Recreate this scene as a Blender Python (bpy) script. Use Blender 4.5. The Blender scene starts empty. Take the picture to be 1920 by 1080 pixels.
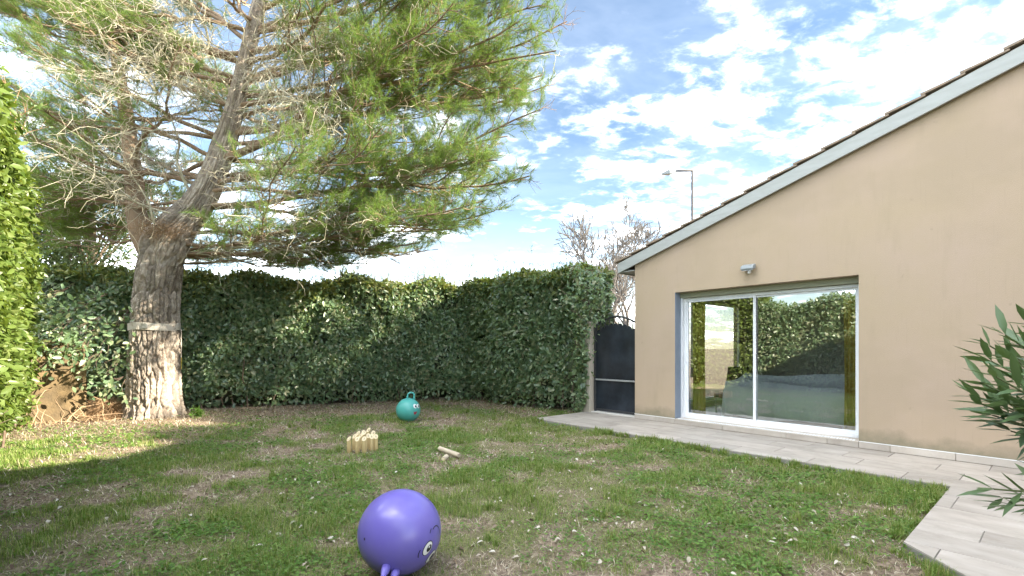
import bpy, math, random
import numpy as np
from mathutils import Vector, Matrix
R = math.radians
rng = np.random.default_rng(7)
random.seed(7)
scene = bpy.context.scene
col = scene.collection

# ------------------------------------------------------------------ camera
CAM_H = 1.3
FPX = 894.0
cd = bpy.data.cameras.new('camera')
cam = bpy.data.objects.new('camera', cd)
col.objects.link(cam)
cam.location = (0, 0, CAM_H)
cam.rotation_euler = (R(90), 0, 0)
cd.sensor_width = 36
cd.lens = 36 * FPX / 1920
cd.shift_y = (653 - 540) / 1920
cd.clip_start = 0.05
cd.clip_end = 2000
scene.camera = cam

# ------------------------------------------------------------------ sky, sun, exposure
SUN = Vector((2.2, -0.56, 1.0)).normalized()        # towards the sun
ELEV = math.asin(SUN.z)
world = bpy.data.worlds.new('World')
scene.world = world
world.use_nodes = True
wn, wl = world.node_tree.nodes, world.node_tree.links
wn.clear()
def WN(t, **kw):
    n = wn.new(t)
    for k, v in kw.items():
        setattr(n, k, v)
    return n
def wmath(op, a, b=None, clamp=False):
    n = WN('ShaderNodeMath', operation=op, use_clamp=clamp)
    for i, v in enumerate((a, b)):
        if v is None: continue
        if isinstance(v, (int, float)): n.inputs[i].default_value = v
        else: wl.new(v, n.inputs[i])
    return n.outputs[0]
sky = WN('ShaderNodeTexSky', sky_type='NISHITA', sun_disc=False, sun_elevation=ELEV,
         sun_rotation=math.atan2(SUN.x, SUN.y), air_density=1.0, dust_density=0.2, ozone_density=2.0)
tc = WN('ShaderNodeTexCoord')
sep = WN('ShaderNodeSeparateXYZ'); wl.new(tc.outputs['Generated'], sep.inputs[0])
zz = wmath('ADD', wmath('MAXIMUM', sep.outputs[2], 0.0), 0.16)
cmb = WN('ShaderNodeCombineXYZ')
wl.new(wmath('DIVIDE', sep.outputs[0], zz), cmb.inputs[0])
wl.new(wmath('DIVIDE', sep.outputs[1], zz), cmb.inputs[1])
cmb.inputs[2].default_value = 3.7
mp = WN('ShaderNodeMapping'); wl.new(cmb.outputs[0], mp.inputs[0])
mp.inputs['Rotation'].default_value = (0, 0, R(-35))
mp.inputs['Scale'].default_value = (1.0, 1.35, 1.0)
mp.inputs['Location'].default_value = (5.1, -3.3, 0)
def wnoise(scale, detail, rough, dist=0.0):
    n = WN('ShaderNodeTexNoise'); wl.new(mp.outputs[0], n.inputs['Vector'])
    n.inputs['Scale'].default_value = scale; n.inputs['Detail'].default_value = detail
    n.inputs['Roughness'].default_value = rough; n.inputs['Distortion'].default_value = dist
    return n.outputs['Fac']
puff = wnoise(3.4, 10, 0.62, 0.2)
big = wnoise(0.75, 3, 0.5)
mott = wnoise(9.0, 6, 0.6, 0.3)
dens = wmath('ADD', wmath('ADD', wmath('MULTIPLY', puff, 0.62), wmath('MULTIPLY', big, 0.36)), wmath('MULTIPLY', mott, 0.36))
cr = WN('ShaderNodeValToRGB'); wl.new(dens, cr.inputs[0])
cr.color_ramp.elements[0].position = 0.60; cr.color_ramp.elements[0].color = (0, 0, 0, 1)
cr.color_ramp.elements[1].position = 0.88; cr.color_ramp.elements[1].color = (1, 1, 1, 1)
wisp = WN('ShaderNodeMapRange'); wl.new(wnoise(1.1, 6, 0.6, 0.6), wisp.inputs[0])
wisp.inputs[1].default_value = 0.42; wisp.inputs[2].default_value = 0.75
wisp.inputs[3].default_value = 0.0; wisp.inputs[4].default_value = 0.014
hz = WN('ShaderNodeMapRange'); wl.new(sep.outputs[2], hz.inputs[0])      # thin cloud bank low over the horizon
hz.inputs[1].default_value = 0.30; hz.inputs[2].default_value = 0.10
hz.inputs[3].default_value = 0.0; hz.inputs[4].default_value = 0.016
cover = wmath('MAXIMUM', wmath('ADD', wmath('POWER', cr.outputs[0], 3.0), wisp.outputs[0]), hz.outputs[0], True)
shade = WN('ShaderNodeMapRange'); wl.new(wnoise(3.1, 6, 0.6), shade.inputs[0])
shade.inputs[1].default_value = 0.35; shade.inputs[2].default_value = 0.6
shade.inputs[3].default_value = 0.72; shade.inputs[4].default_value = 1.0
ccol = WN('ShaderNodeMix', data_type='RGBA', blend_type='MULTIPLY')
ccol.inputs[0].default_value = 1.0
CLOUD = 34.0
ccol.inputs[6].default_value = (CLOUD * 0.97, CLOUD * 0.985, CLOUD, 1)
wl.new(shade.outputs[0], ccol.inputs[7])
cm = WN('ShaderNodeMix', data_type='RGBA')
bl = WN('ShaderNodeMix', data_type='RGBA', blend_type='MULTIPLY'); bl.inputs[0].default_value = 1.0
wl.new(sky.outputs[0], bl.inputs[6]); bl.inputs[7].default_value = (.31, .30, .285, 1)
wl.new(cover, cm.inputs[0]); wl.new(bl.outputs[2], cm.inputs[6]); wl.new(ccol.outputs[2], cm.inputs[7])
bg = WN('ShaderNodeBackground'); bg.inputs[1].default_value = 0.10
wl.new(cm.outputs[2], bg.inputs[0])
wo = WN('ShaderNodeOutputWorld'); wl.new(bg.outputs[0], wo.inputs[0])

sd = bpy.data.lights.new('sun', 'SUN')
sd.energy = 2.0
sd.angle = R(0.55)
sd.color = (1.0, 0.90, 0.74)
sun = bpy.data.objects.new('sun', sd)
col.objects.link(sun)
sun.location = (20, -8, 15)
sun.rotation_euler = SUN.to_track_quat('Z', 'Y').to_euler()

vs = scene.view_settings
scene.display_settings.display_device = 'sRGB'
vs.view_transform = 'Standard'
vs.look = 'None'
vs.gamma = 1.0
vs.use_curve_mapping = False
vs.exposure = 3.45
scene.cycles.use_denoising = True
scene.cycles.max_bounces = 8
scene.cycles.diffuse_bounces = 4
scene.cycles.transparent_max_bounces = 12
scene.cycles.caustics_reflective = False
scene.cycles.caustics_refractive = False
scene.cycles.sample_clamp_indirect = 6.0

# ------------------------------------------------------------------ helpers
TD = np.array((0.651, -0.759)); TD /= np.linalg.norm(TD)     # along the house wall, towards the viewer
ND = np.array((-TD[1], TD[0])) * -1.0                          # out of the wall into the garden
BASE = np.array((2.45, 9.5))
ROTZ = math.atan2(TD[1], TD[0])
LAWN = -0.15
PAVE = -0.095
def W(t, n, z=0.0):
    p = BASE + TD * t + ND * n
    return np.array((p[0], p[1], z))
def WA(t, n, z):
    t, n, z = np.broadcast_arrays(np.asarray(t, float), np.asarray(n, float), np.asarray(z, float))
    return np.stack([BASE[0] + TD[0] * t + ND[0] * n, BASE[1] + TD[1] * t + ND[1] * n, z], -1)
def at(x, y, Y):
    return np.array(((x - 960) / FPX * Y, Y, CAM_H + (653 - y) / FPX * Y))
def nrm(a):
    a = np.asarray(a, float)
    return a / np.maximum(np.linalg.norm(a, axis=-1, keepdims=True), 1e-9)

TAB = np.random.default_rng(3).random((256, 256))
def vnoise(x, y):
    x = np.asarray(x, float); y = np.asarray(y, float)
    xi = np.floor(x).astype(int); yi = np.floor(y).astype(int)
    fx = x - xi; fy = y - yi
    fx = fx * fx * (3 - 2 * fx); fy = fy * fy * (3 - 2 * fy)
    a = TAB[xi % 256, yi % 256]; b = TAB[(xi + 1) % 256, yi % 256]
    c = TAB[xi % 256, (yi + 1) % 256]; d = TAB[(xi + 1) % 256, (yi + 1) % 256]
    return (a * (1 - fx) + b * fx) * (1 - fy) + (c * (1 - fx) + d * fx) * fy
def fbm(x, y, o=4, g=0.5):
    s = 0; amp = 1; tot = 0
    for i in range(o):
        s = s + amp * vnoise(x * 2 ** i + 17.3 * i, y * 2 ** i + 9.1 * i)
        tot += amp; amp *= g
    return s / tot

def mesh_np(name, V, loops, counts, smooth=False):
    me = bpy.data.meshes.new(name)
    V = np.asarray(V, np.float32).reshape(-1, 3)
    loops = np.asarray(loops, np.int32).ravel(); counts = np.asarray(counts, np.int32).ravel()
    me.vertices.add(len(V)); me.vertices.foreach_set('co', V.ravel())
    me.loops.add(len(loops)); me.loops.foreach_set('vertex_index', loops)
    me.polygons.add(len(counts))
    st = np.concatenate([[0], np.cumsum(counts)[:-1]]).astype(np.int32)
    me.polygons.foreach_set('loop_start', st)
    me.update(calc_edges=True); me.validate()
    if smooth:
        me.polygons.foreach_set('use_smooth', np.ones(len(me.polygons), bool))
    return me
def tag(o, label=None, cat=None, group=None, kind=None):
    if label: o['label'] = label
    if cat: o['category'] = cat
    if group: o['group'] = group
    if kind: o['kind'] = kind
    elif cat: o['kind'] = 'thing'
    return o
def link(name, me, mat=None, parent=None, loc=None, rotz=None):
    o = bpy.data.objects.new(name, me)
    col.objects.link(o)
    if mat is not None and me is not None and not me.materials:
        me.materials.append(mat)
    if parent is not None: o.parent = parent
    if loc is not None: o.location = [float(v) for v in loc]
    if rotz is not None: o.rotation_euler = (0, 0, rotz)
    return o
def empty(name, loc=(0, 0, 0), rotz=0.0):
    return link(name, None, loc=loc, rotz=rotz)

class MB:
    def __init__(s): s.v = []; s.f = []
    def add(s, vs_, fs):
        b = len(s.v)
        s.v.extend([tuple(map(float, p)) for p in vs_]); s.f.extend([tuple(i + b for i in f) for f in fs])
        return s
    def box(s, x0, x1, y0, y1, z0, z1):
        return s.add([(x0,y0,z0),(x1,y0,z0),(x1,y1,z0),(x0,y1,z0),(x0,y0,z1),(x1,y0,z1),(x1,y1,z1),(x0,y1,z1)],
                     [(0,3,2,1),(4,5,6,7),(0,1,5,4),(1,2,6,5),(2,3,7,6),(3,0,4,7)])
    def prism(s, poly, vec):
        n = len(poly); v = Vector(vec)
        P = [Vector(p) for p in poly]
        return s.add([tuple(p) for p in P] + [tuple(p + v) for p in P],
                     [tuple(range(n))[::-1], tuple(range(n, 2 * n))] + [(i, (i + 1) % n, n + (i + 1) % n, n + i) for i in range(n)])
    def tube(s, pts, rad, sides=8, cap=True):
        V, F = tube_arr(pts, rad, sides)
        fs = [tuple(f) for f in F]
        n = len(pts)
        if cap:
            fs += [tuple(range(sides))[::-1], tuple(range((n - 1) * sides, n * sides))]
        return s.add(V, fs)
    def lathe(s, prof, sides=24, c=(0, 0, 0)):
        vs_ = []; fs = []
        for r, z in prof:
            for k in range(sides):
                a = 2 * math.pi * k / sides
                vs_.append((c[0] + r * math.cos(a), c[1] + r * math.sin(a), c[2] + z))
        for i in range(len(prof) - 1):
            for k in range(sides):
                k2 = (k + 1) % sides
                fs.append((i * sides + k, i * sides + k2, (i + 1) * sides + k2, (i + 1) * sides + k))
        fs.append(tuple(range(sides))[::-1]); fs.append(tuple(range((len(prof) - 1) * sides, len(prof) * sides)))
        return s.add(vs_, fs)
    def mesh(s, name, smooth=False):
        me = bpy.data.meshes.new(name)
        me.from_pydata(s.v, [], s.f); me.update()
        if smooth:
            me.polygons.foreach_set('use_smooth', np.ones(len(me.polygons), bool))
        return me
    def build(s, name, mat, parent=None, smooth=False, bevel=0.0, loc=None, rotz=None, seg=2):
        o = link(name, s.mesh(name, smooth), mat, parent, loc, rotz)
        if bevel:
            m = o.modifiers.new('bevel', 'BEVEL'); m.width = bevel; m.segments = seg
            m.limit_method = 'ANGLE'; m.angle_limit = R(40)
        return o

def frames(P):
    P = np.asarray(P, float)
    T = nrm(np.gradient(P, axis=0))
    up = np.array((0, 0, 1.0)) if abs(T[0][2]) < 0.9 else np.array((1.0, 0, 0))
    N = np.zeros_like(P)
    n = up - T[0] * up.dot(T[0]); n /= np.linalg.norm(n)
    for i in range(len(P)):
        n = n - T[i] * n.dot(T[i]); n /= max(np.linalg.norm(n), 1e-9)
        N[i] = n
    return T, N, np.cross(T, N)
RINGS = {}
def tube_arr(pts, rad, sides):
    pts = np.asarray(pts, float); n = len(pts)
    rad = np.broadcast_to(np.asarray(rad, float), (n,))
    T, N, B = frames(pts)
    a = np.arange(sides) * 2 * math.pi / sides
    V = pts[:, None] + rad[:, None, None] * (np.cos(a)[None, :, None] * N[:, None] + np.sin(a)[None, :, None] * B[:, None])
    key = (n, sides)
    if key not in RINGS:
        i = np.arange(n - 1)[:, None] * sides; k = np.arange(sides)[None]; k2 = (k + 1) % sides
        RINGS[key] = np.stack([i + k, i + k2, i + sides + k2, i + sides + k], -1).reshape(-1, 4)
    return V.reshape(-1, 3), RINGS[key]
def tubes_mesh(name, items, smooth=True):
    Vs = []; Fs = []; b = 0
    for pts, rad, sides in items:
        V, F = tube_arr(pts, rad, sides)
        Vs.append(V); Fs.append(F + b); b += len(V)
    V = np.concatenate(Vs); F = np.concatenate(Fs)
    return mesh_np(name, V, F, np.full(len(F), 4), smooth)

# leaf: base, l1, l2, tip, r2, r1, m1, m2
LF = np.array([0,1,6, 1,2,7,6, 2,3,7, 0,6,5, 6,7,4,5, 7,3,4]); LC = np.array([3,4,3,3,4,3])
def leaf_arr(P, A, Nn, L, Wd, fold=0.12, bend=0.18):
    A = nrm(A); Nn = Nn - A * (A * Nn).sum(-1, keepdims=True); Nn = nrm(Nn); S = np.cross(A, Nn)
    L = np.asarray(L)[:, None]; Wd = np.asarray(Wd)[:, None] * 0.5
    def pt(u, v, h): return P + A * (L * u) + S * (Wd * v) + Nn * (L * h)
    f = fold
    return np.stack([pt(0,0,0), pt(.30,.85,f*.5-.02*bend), pt(.66,.82,f*.4-.35*bend), pt(1,0,-bend),
                     pt(.66,-.82,f*.4-.35*bend), pt(.30,-.85,f*.5-.02*bend), pt(.32,0,-f*.15), pt(.68,0,-f*.25-.38*bend)], 1)
def leaf_mesh(name, LV):
    n = len(LV)
    F = (LF[None] + 8 * np.arange(n)[:, None]).ravel()
    return mesh_np(name, LV.reshape(-1, 3), F, np.tile(LC, n), True)
def rdir(n):
    return nrm(rng.normal(size=(n, 3)))

# ------------------------------------------------------------------ materials
def mat(name, color, rough=0.7, spec=0.4, noise=None, bump=None, metallic=0.0, coat=0.0):
    """noise: (scale, amount, (second colour)); bump: (scale, strength, distance)"""
    m = bpy.data.materials.new(name); m.use_nodes = True
    nt = m.node_tree; n, l = nt.nodes, nt.links
    b = n['Principled BSDF']
    b.inputs['Base Color'].default_value = (*color, 1)
    b.inputs['Roughness'].default_value = rough
    b.inputs['Specular IOR Level'].default_value = spec
    b.inputs['Metallic'].default_value = metallic
    b.inputs['Coat Weight'].default_value = coat
    t = n.new('ShaderNodeTexCoord')
    if noise:
        sc, amt, c2 = noise[:3]
        mpn = n.new('ShaderNodeMapping'); l.new(t.outputs['Object'], mpn.inputs[0])
        if len(noise) > 3: mpn.inputs['Scale'].default_value = noise[3]
        tx = n.new('ShaderNodeTexNoise'); l.new(mpn.outputs[0], tx.inputs['Vector'])
        tx.inputs['Scale'].default_value = sc; tx.inputs['Detail'].default_value = 6; tx.inputs['Roughness'].default_value = 0.6
        mr = n.new('ShaderNodeMapRange'); l.new(tx.outputs['Fac'], mr.inputs[0])
        mr.inputs[1].default_value = 0.35; mr.inputs[2].default_value = 0.68; mr.inputs[4].default_value = amt
        mx = n.new('ShaderNodeMix'); mx.data_type = 'RGBA'
        l.new(mr.outputs[0], mx.inputs[0])
        mx.inputs[6].default_value = (*color, 1); mx.inputs[7].default_value = (*c2, 1)
        l.new(mx.outputs[2], b.inputs['Base Color'])
    if bump:
        tb = n.new('ShaderNodeTexNoise'); l.new(t.outputs['Object'], tb.inputs['Vector'])
        tb.inputs['Scale'].default_value = bump[0]; tb.inputs['Detail'].default_value = 5
        bp = n.new('ShaderNodeBump'); l.new(tb.outputs['Fac'], bp.inputs['Height'])
        bp.inputs['Strength'].default_value = bump[1]; bp.inputs['Distance'].default_value = bump[2]
        l.new(bp.outputs[0], b.inputs['Normal'])
    return m
def leafmat(name, cols, rough=0.42, trans=0.35, spec=0.45, patch=0.0, patchcol=None):
    """colour picked per leaf (random per island), part translucent"""
    m = bpy.data.materials.new(name); m.use_nodes = True
    nt = m.node_tree; n, l = nt.nodes, nt.links
    b = n['Principled BSDF']
    g = n.new('ShaderNodeNewGeometry')
    r = n.new('ShaderNodeValToRGB'); l.new(g.outputs['Random Per Island'], r.inputs[0])
    e = r.color_ramp.elements
    while len(e) < len(cols): e.new(0.5)
    for i, c in enumerate(cols):
        e[i].position = i / max(1, len(cols) - 1); e[i].color = (*c, 1)
    out = r.outputs[0]
    if patch:
        t = n.new('ShaderNodeTexCoord')
        tx = n.new('ShaderNodeTexNoise'); l.new(t.outputs['Object'], tx.inputs['Vector'])
        tx.inputs['Scale'].default_value = patch; tx.inputs['Detail'].default_value = 3
        mr = n.new('ShaderNodeMapRange'); l.new(tx.outputs['Fac'], mr.inputs[0])
        mr.inputs[1].default_value = 0.45; mr.inputs[2].default_value = 0.7; mr.inputs[4].default_value = 0.8
        mx = n.new('ShaderNodeMix'); mx.data_type = 'RGBA'
        l.new(mr.outputs[0], mx.inputs[0]); l.new(out, mx.inputs[6]); mx.inputs[7].default_value = (*patchcol, 1)
        out = mx.outputs[2]
    l.new(out, b.inputs['Base Color'])
    b.inputs['Roughness'].default_value = rough
    b.inputs['Specular IOR Level'].default_value = spec
    if trans:
        tr = n.new('ShaderNodeBsdfTranslucent')
        mg = n.new('ShaderNodeMix'); mg.data_type = 'RGBA'; mg.blend_type = 'MULTIPLY'; mg.inputs[0].default_value = 1
        l.new(out, mg.inputs[6]); mg.inputs[7].default_value = (1.35, 1.3, 0.6, 1)
        l.new(mg.outputs[2], tr.inputs[0])
        ms = n.new('ShaderNodeMixShader'); ms.inputs[0].default_value = trans
        l.new(b.outputs[0], ms.inputs[1]); l.new(tr.outputs[0], ms.inputs[2])
        l.new(ms.outputs[0], n['Material Output'].inputs[0])
    return m

M = {}
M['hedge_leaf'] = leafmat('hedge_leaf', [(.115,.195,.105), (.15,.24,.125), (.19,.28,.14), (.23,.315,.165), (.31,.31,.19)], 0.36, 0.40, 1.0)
M['hedge_top'] = leafmat('hedge_top', [(.12,.16,.05), (.16,.20,.06), (.21,.24,.07), (.25,.25,.11)], 0.42, 0.38, 0.45)
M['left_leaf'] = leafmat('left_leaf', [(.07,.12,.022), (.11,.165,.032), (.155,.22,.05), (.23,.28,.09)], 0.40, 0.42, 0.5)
M['oleander_leaf'] = leafmat('oleander_leaf', [(.055,.11,.035), (.08,.145,.05), (.115,.18,.08), (.18,.23,.14)], 0.33, 0.2, 0.6)
M['needle'] = leafmat('needle', [(.095,.165,.055), (.13,.215,.06), (.175,.265,.065), (.24,.31,.085)], 0.5, 0.5, 0.35)
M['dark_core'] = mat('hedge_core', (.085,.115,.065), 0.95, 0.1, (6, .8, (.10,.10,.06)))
M['hedge_stem'] = mat('hedge_stem', (.12,.085,.06), 0.9, 0.2, (14, .6, (.2,.16,.12)))
M['bark'] = mat('pine_bark', (.26,.21,.165), 0.93, 0.15, (9, .9, (.44,.385,.32)), (55, 1.0, .02))
M['branch'] = mat('pine_branch', (.19,.14,.095), 0.9, 0.15, (3.5, .9, (.31,.21,.135)), (40, .5, .004))
M['twig'] = mat('dead_twig', (.50,.45,.35), 0.9, 0.15, (3, .9, (.36,.34,.22)))
M['dry_stem'] = mat('dry_stem', (.30,.20,.12), .9, .15, (5, .8, (.42,.31,.20)))
M['greytwig'] = mat('grey_twig', (.12,.11,.10), 0.9, 0.15, (3, .9, (.20,.185,.17)))
M['white_alu'] = mat('white_aluminium', (.78,.80,.82), 0.35, 0.5)
M['white_board'] = mat('white_fascia', (.40,.42,.41), 0.6, 0.4, (3, .7, (.33,.345,.33), (1, 1, 6)))
M['blue_reveal'] = mat('blue_grey_paint', (.22,.27,.34), 0.7, 0.3, (5, .5, (.27,.31,.36)))
M['roof_tile'] = mat('roof_tile', (.24,.20,.16), 0.9, 0.2, (9, .9, (.36,.27,.20)), (50, .4, .004))
M['gate_metal'] = mat('gate_metal', (.007,.010,.016), 0.30, 0.4, (2.2, 1.0, (.028,.036,.05)))
M['gate_frame'] = mat('gate_frame', (.03,.034,.04), 0.45, 0.5, (20, .5, (.07,.065,.06)))
M['gutter'] = mat('gutter', (.30,.31,.31), 0.5, 0.4)
M['curtain'] = mat('yellow_curtain', (.60,.49,.10), 0.85, 0.2, (30, .4, (.48,.39,.08)))
M['sheet'] = mat('pale_blue_sheet', (.74,.84,.87), 0.9, 0.2, (60, .4, (.70,.80,.83)))
M['dark_wood'] = mat('dark_wood_floor', (.06,.045,.035), 0.4, 0.4, (8, .6, (.10,.07,.05), (1, 8, 1)))
M['room_wall'] = mat('room_wall', (.62,.59,.54), 0.9, 0.2)
M['dark_furn'] = mat('dark_furniture', (.03,.03,.033), 0.6, 0.3)
M['metal'] = mat('grey_metal', (.42,.42,.42), 0.4, 0.5, metallic=0.8)
M['lamp_grey'] = mat('lamp_grey', (.28,.31,.32), 0.5, 0.4)
M['lens'] = mat('lamp_lens', (.8,.82,.84), 0.12, 0.6)
M['purple'] = mat('purple_vinyl', (.155,.125,.48), 0.30, 0.55, (5, .5, (.19,.165,.46)), (90, .06, .002), coat=0.1)
M['teal'] = mat('teal_vinyl', (.075,.38,.34), 0.38, 0.5, coat=0.1)
M['white_print'] = mat('white_print', (.8,.8,.78), 0.4, 0.4)
M['black_print'] = mat('black_print', (.008,.008,.012), 0.4, 0.4)
M['red_print'] = mat('red_print', (.32,.035,.06), 0.4, 0.4)
M['pale_wood'] = mat('pale_wood', (.66,.52,.27), 0.7, 0.3, (5, .8, (.55,.40,.19), (9, 9, 1)))
M['wood_end'] = mat('pale_wood_end', (.74,.63,.42), 0.75, 0.3, (30, .6, (.60,.47,.28)))
M['grey_wood'] = mat('weathered_wood', (.58,.49,.37), 0.8, 0.25, (8, .7, (.44,.36,.27)))
M['strap'] = mat('strap_webbing', (.52,.47,.40), 0.7, 0.3, (30, .6, (.40,.35,.29)))
M['strap_yellow'] = mat('strap_yellow', (.50,.38,.06), 0.7, 0.3)
M['ochre'] = mat('ochre_render', (.19,.135,.07), 0.9, 0.2, (3, 1.0, (.10,.075,.045)), (25, .8, .015))
M['dry_needle'] = leafmat('dry_needle', [(.16,.10,.05), (.24,.15,.08), (.32,.21,.12), (.40,.28,.17)], 0.8, 0.1, 0.2)
M['pillar'] = mat('pillar_render', (.56,.50,.41), 0.9, 0.2, (5, .6, (.46,.41,.33)), (120, .3, .003))
M['lamp_post'] = mat('lamp_post', (.075,.07,.068), 0.7, 0.2)
M['pot'] = mat('terracotta', (.35,.16,.09), 0.85, 0.2, (6, .5, (.28,.14,.09)))
M['grass'] = leafmat('grass_blade', [(.095,.19,.035), (.145,.245,.045), (.205,.295,.065), (.28,.34,.10), (.44,.40,.23)], 0.55, 0.35, 0.3)
M['straw'] = leafmat('straw', [(.10,.075,.05), (.24,.19,.13), (.40,.34,.24), (.55,.49,.37), (.66,.61,.50)], 0.8, 0.15, 0.2)
M['clover'] = leafmat('weed_leaf', [(.08,.17,.035), (.11,.22,.045), (.15,.27,.055), (.20,.31,.08)], 0.5, 0.35, 0.35)
M['litter'] = leafmat('dry_leaf', [(.10,.065,.045), (.20,.14,.10), (.36,.29,.22), (.55,.49,.41), (.62,.58,.52)], 0.75, 0.1, 0.25)
M['bottle'] = mat('white_plastic', (.7,.7,.7), 0.4, 0.5)
M['concrete'] = mat('concrete', (.30,.285,.26), 0.9, 0.2, (5, .7, (.22,.21,.19)), (80, .4, .004))

def wall_material():
    m = mat('beige_render', (.50,.41,.30), 0.92, 0.18)
    nt = m.node_tree; n, l = nt.nodes, nt.links; b = n['Principled BSDF']
    t = n.new('ShaderNodeTexCoord')
    def nz(scale, det=6, rough=.6, sc=None):
        mp_ = n.new('ShaderNodeMapping'); l.new(t.outputs['Object'], mp_.inputs[0])
        if sc: mp_.inputs['Scale'].default_value = sc
        x = n.new('ShaderNodeTexNoise'); l.new(mp_.outputs[0], x.inputs['Vector'])
        x.inputs['Scale'].default_value = scale; x.inputs['Detail'].default_value = det; x.inputs['Roughness'].default_value = rough
        return x.outputs['Fac']
    def rg(s, a, b_, c, d):
        x = n.new('ShaderNodeMapRange'); l.new(s, x.inputs[0])
        for i, v in enumerate((a, b_, c, d)): x.inputs[1 + i].default_value = v
        return x.outputs[0]
    def mx(f, a, c):
        x = n.new('ShaderNodeMix'); x.data_type = 'RGBA'; l.new(f, x.inputs[0])
        if isinstance(a, tuple): x.inputs[6].default_value = (*a, 1)
        else: l.new(a, x.inputs[6])
        x.inputs[7].default_value = (*c, 1); return x.outputs[2]
    c = mx(rg(nz(0.7), .35, .7, 0, .75), (.43,.338,.236), (.455,.35,.278))
    c = mx(rg(nz(2.2, 5, .6, (1.6, 1, .35)), .55, .8, 0, .5), c, (.35,.285,.20))      # rain streaks
    c = mx(rg(nz(14, 4, .6, (3.0, 1, .12)), .58, .80, 0, .35), c, (.34,.275,.20))
    c = mx(rg(nz(9, 3), .68, .76, 0, .45), c, (.32,.26,.19))                        # small spots
    c = mx(rg(nz(.45, 4, .6, (1, 1, 1.6)), .50, .62, 0, .40), c, (.37,.295,.21))
    s = n.new('ShaderNodeSeparateXYZ'); l.new(t.outputs['Object'], s.inputs[0])
    ad = n.new('ShaderNodeMath'); ad.operation = 'ADD'; l.new(s.outputs[2], ad.inputs[0])
    mu = n.new('ShaderNodeMath'); mu.operation = 'MULTIPLY'; l.new(nz(3.2, 6, .65), mu.inputs[0]); mu.inputs[1].default_value = -0.42
    l.new(mu.outputs[0], ad.inputs[1])
    c = mx(rg(ad.outputs[0], -.03, -.20, 0, .75), c, (.20,.185,.125))                # algae splash band at the foot
    l.new(c, b.inputs['Base Color'])
    bp = n.new('ShaderNodeBump'); l.new(nz(130, 4), bp.inputs['Height']); bp.inputs['Strength'].default_value = .6; bp.inputs['Distance'].default_value = .006
    l.new(bp.outputs[0], b.inputs['Normal'])
    return m
M['render'] = wall_material()

def tile_material(name, c1, c2, c3):
    m = mat(name, c1, 0.55, 0.35)
    nt = m.node_tree; n, l = nt.nodes, nt.links; b = n['Principled BSDF']
    t = n.new('ShaderNodeTexCoord'); oi = n.new('ShaderNodeObjectInfo')
    add = n.new('ShaderNodeVectorMath'); add.operation = 'ADD'; l.new(t.outputs['Object'], add.inputs[0])
    sc = n.new('ShaderNodeVectorMath'); sc.operation = 'SCALE'; sc.inputs[0].default_value = (37, 91, 13); l.new(oi.outputs['Random'], sc.inputs['Scale'])
    l.new(sc.outputs[0], add.inputs[1])
    mp_ = n.new('ShaderNodeMapping'); l.new(add.outputs[0], mp_.inputs[0]); mp_.inputs['Scale'].default_value = (1.0, 2.4, 1)
    x = n.new('ShaderNodeTexNoise'); l.new(mp_.outputs[0], x.inputs['Vector']); x.inputs['Scale'].default_value = 2.2; x.inputs['Detail'].default_value = 7; x.inputs['Roughness'].default_value = .62
    r = n.new('ShaderNodeValToRGB'); l.new(x.outputs['Fac'], r.inputs[0])
    e = r.color_ramp.elements; e[0].position = .3; e[0].color = (*c2, 1); e[1].position = .7; e[1].color = (*c3, 1)
    k = e.new(.5); k.color = (*c1, 1)
    hv = n.new('ShaderNodeHueSaturation'); l.new(r.outputs[0], hv.inputs['Color'])
    mr = n.new('ShaderNodeMapRange'); l.new(oi.outputs['Random'], mr.inputs[0]); mr.inputs[3].default_value = .86; mr.inputs[4].default_value = 1.12
    l.new(mr.outputs[0], hv.inputs['Value'])
    ge = n.new('ShaderNodeNewGeometry'); st = n.new('ShaderNodeTexNoise'); l.new(ge.outputs['Position'], st.inputs['Vector'])
    st.inputs['Scale'].default_value = 2.6; st.inputs['Detail'].default_value = 8; st.inputs['Roughness'].default_value = .7
    sr = n.new('ShaderNodeMapRange'); l.new(st.outputs['Fac'], sr.inputs[0]); sr.inputs[1].default_value = .50; sr.inputs[2].default_value = .72; sr.inputs[4].default_value = .45
    sm = n.new('ShaderNodeMix'); sm.data_type = 'RGBA'; l.new(sr.outputs[0], sm.inputs[0]); l.new(hv.outputs[0], sm.inputs[6]); sm.inputs[7].default_value = (c2[0] * .62, c2[1] * .60, c2[2] * .55, 1)
    l.new(sm.outputs[2], b.inputs['Base Color'])
    return m
M['paving'] = tile_material('paving_tile', (.41,.37,.325), (.32,.285,.25), (.475,.44,.40))
M['plinth'] = tile_material('plinth_tile', (.49,.44,.385), (.40,.35,.30), (.55,.50,.45))

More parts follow.
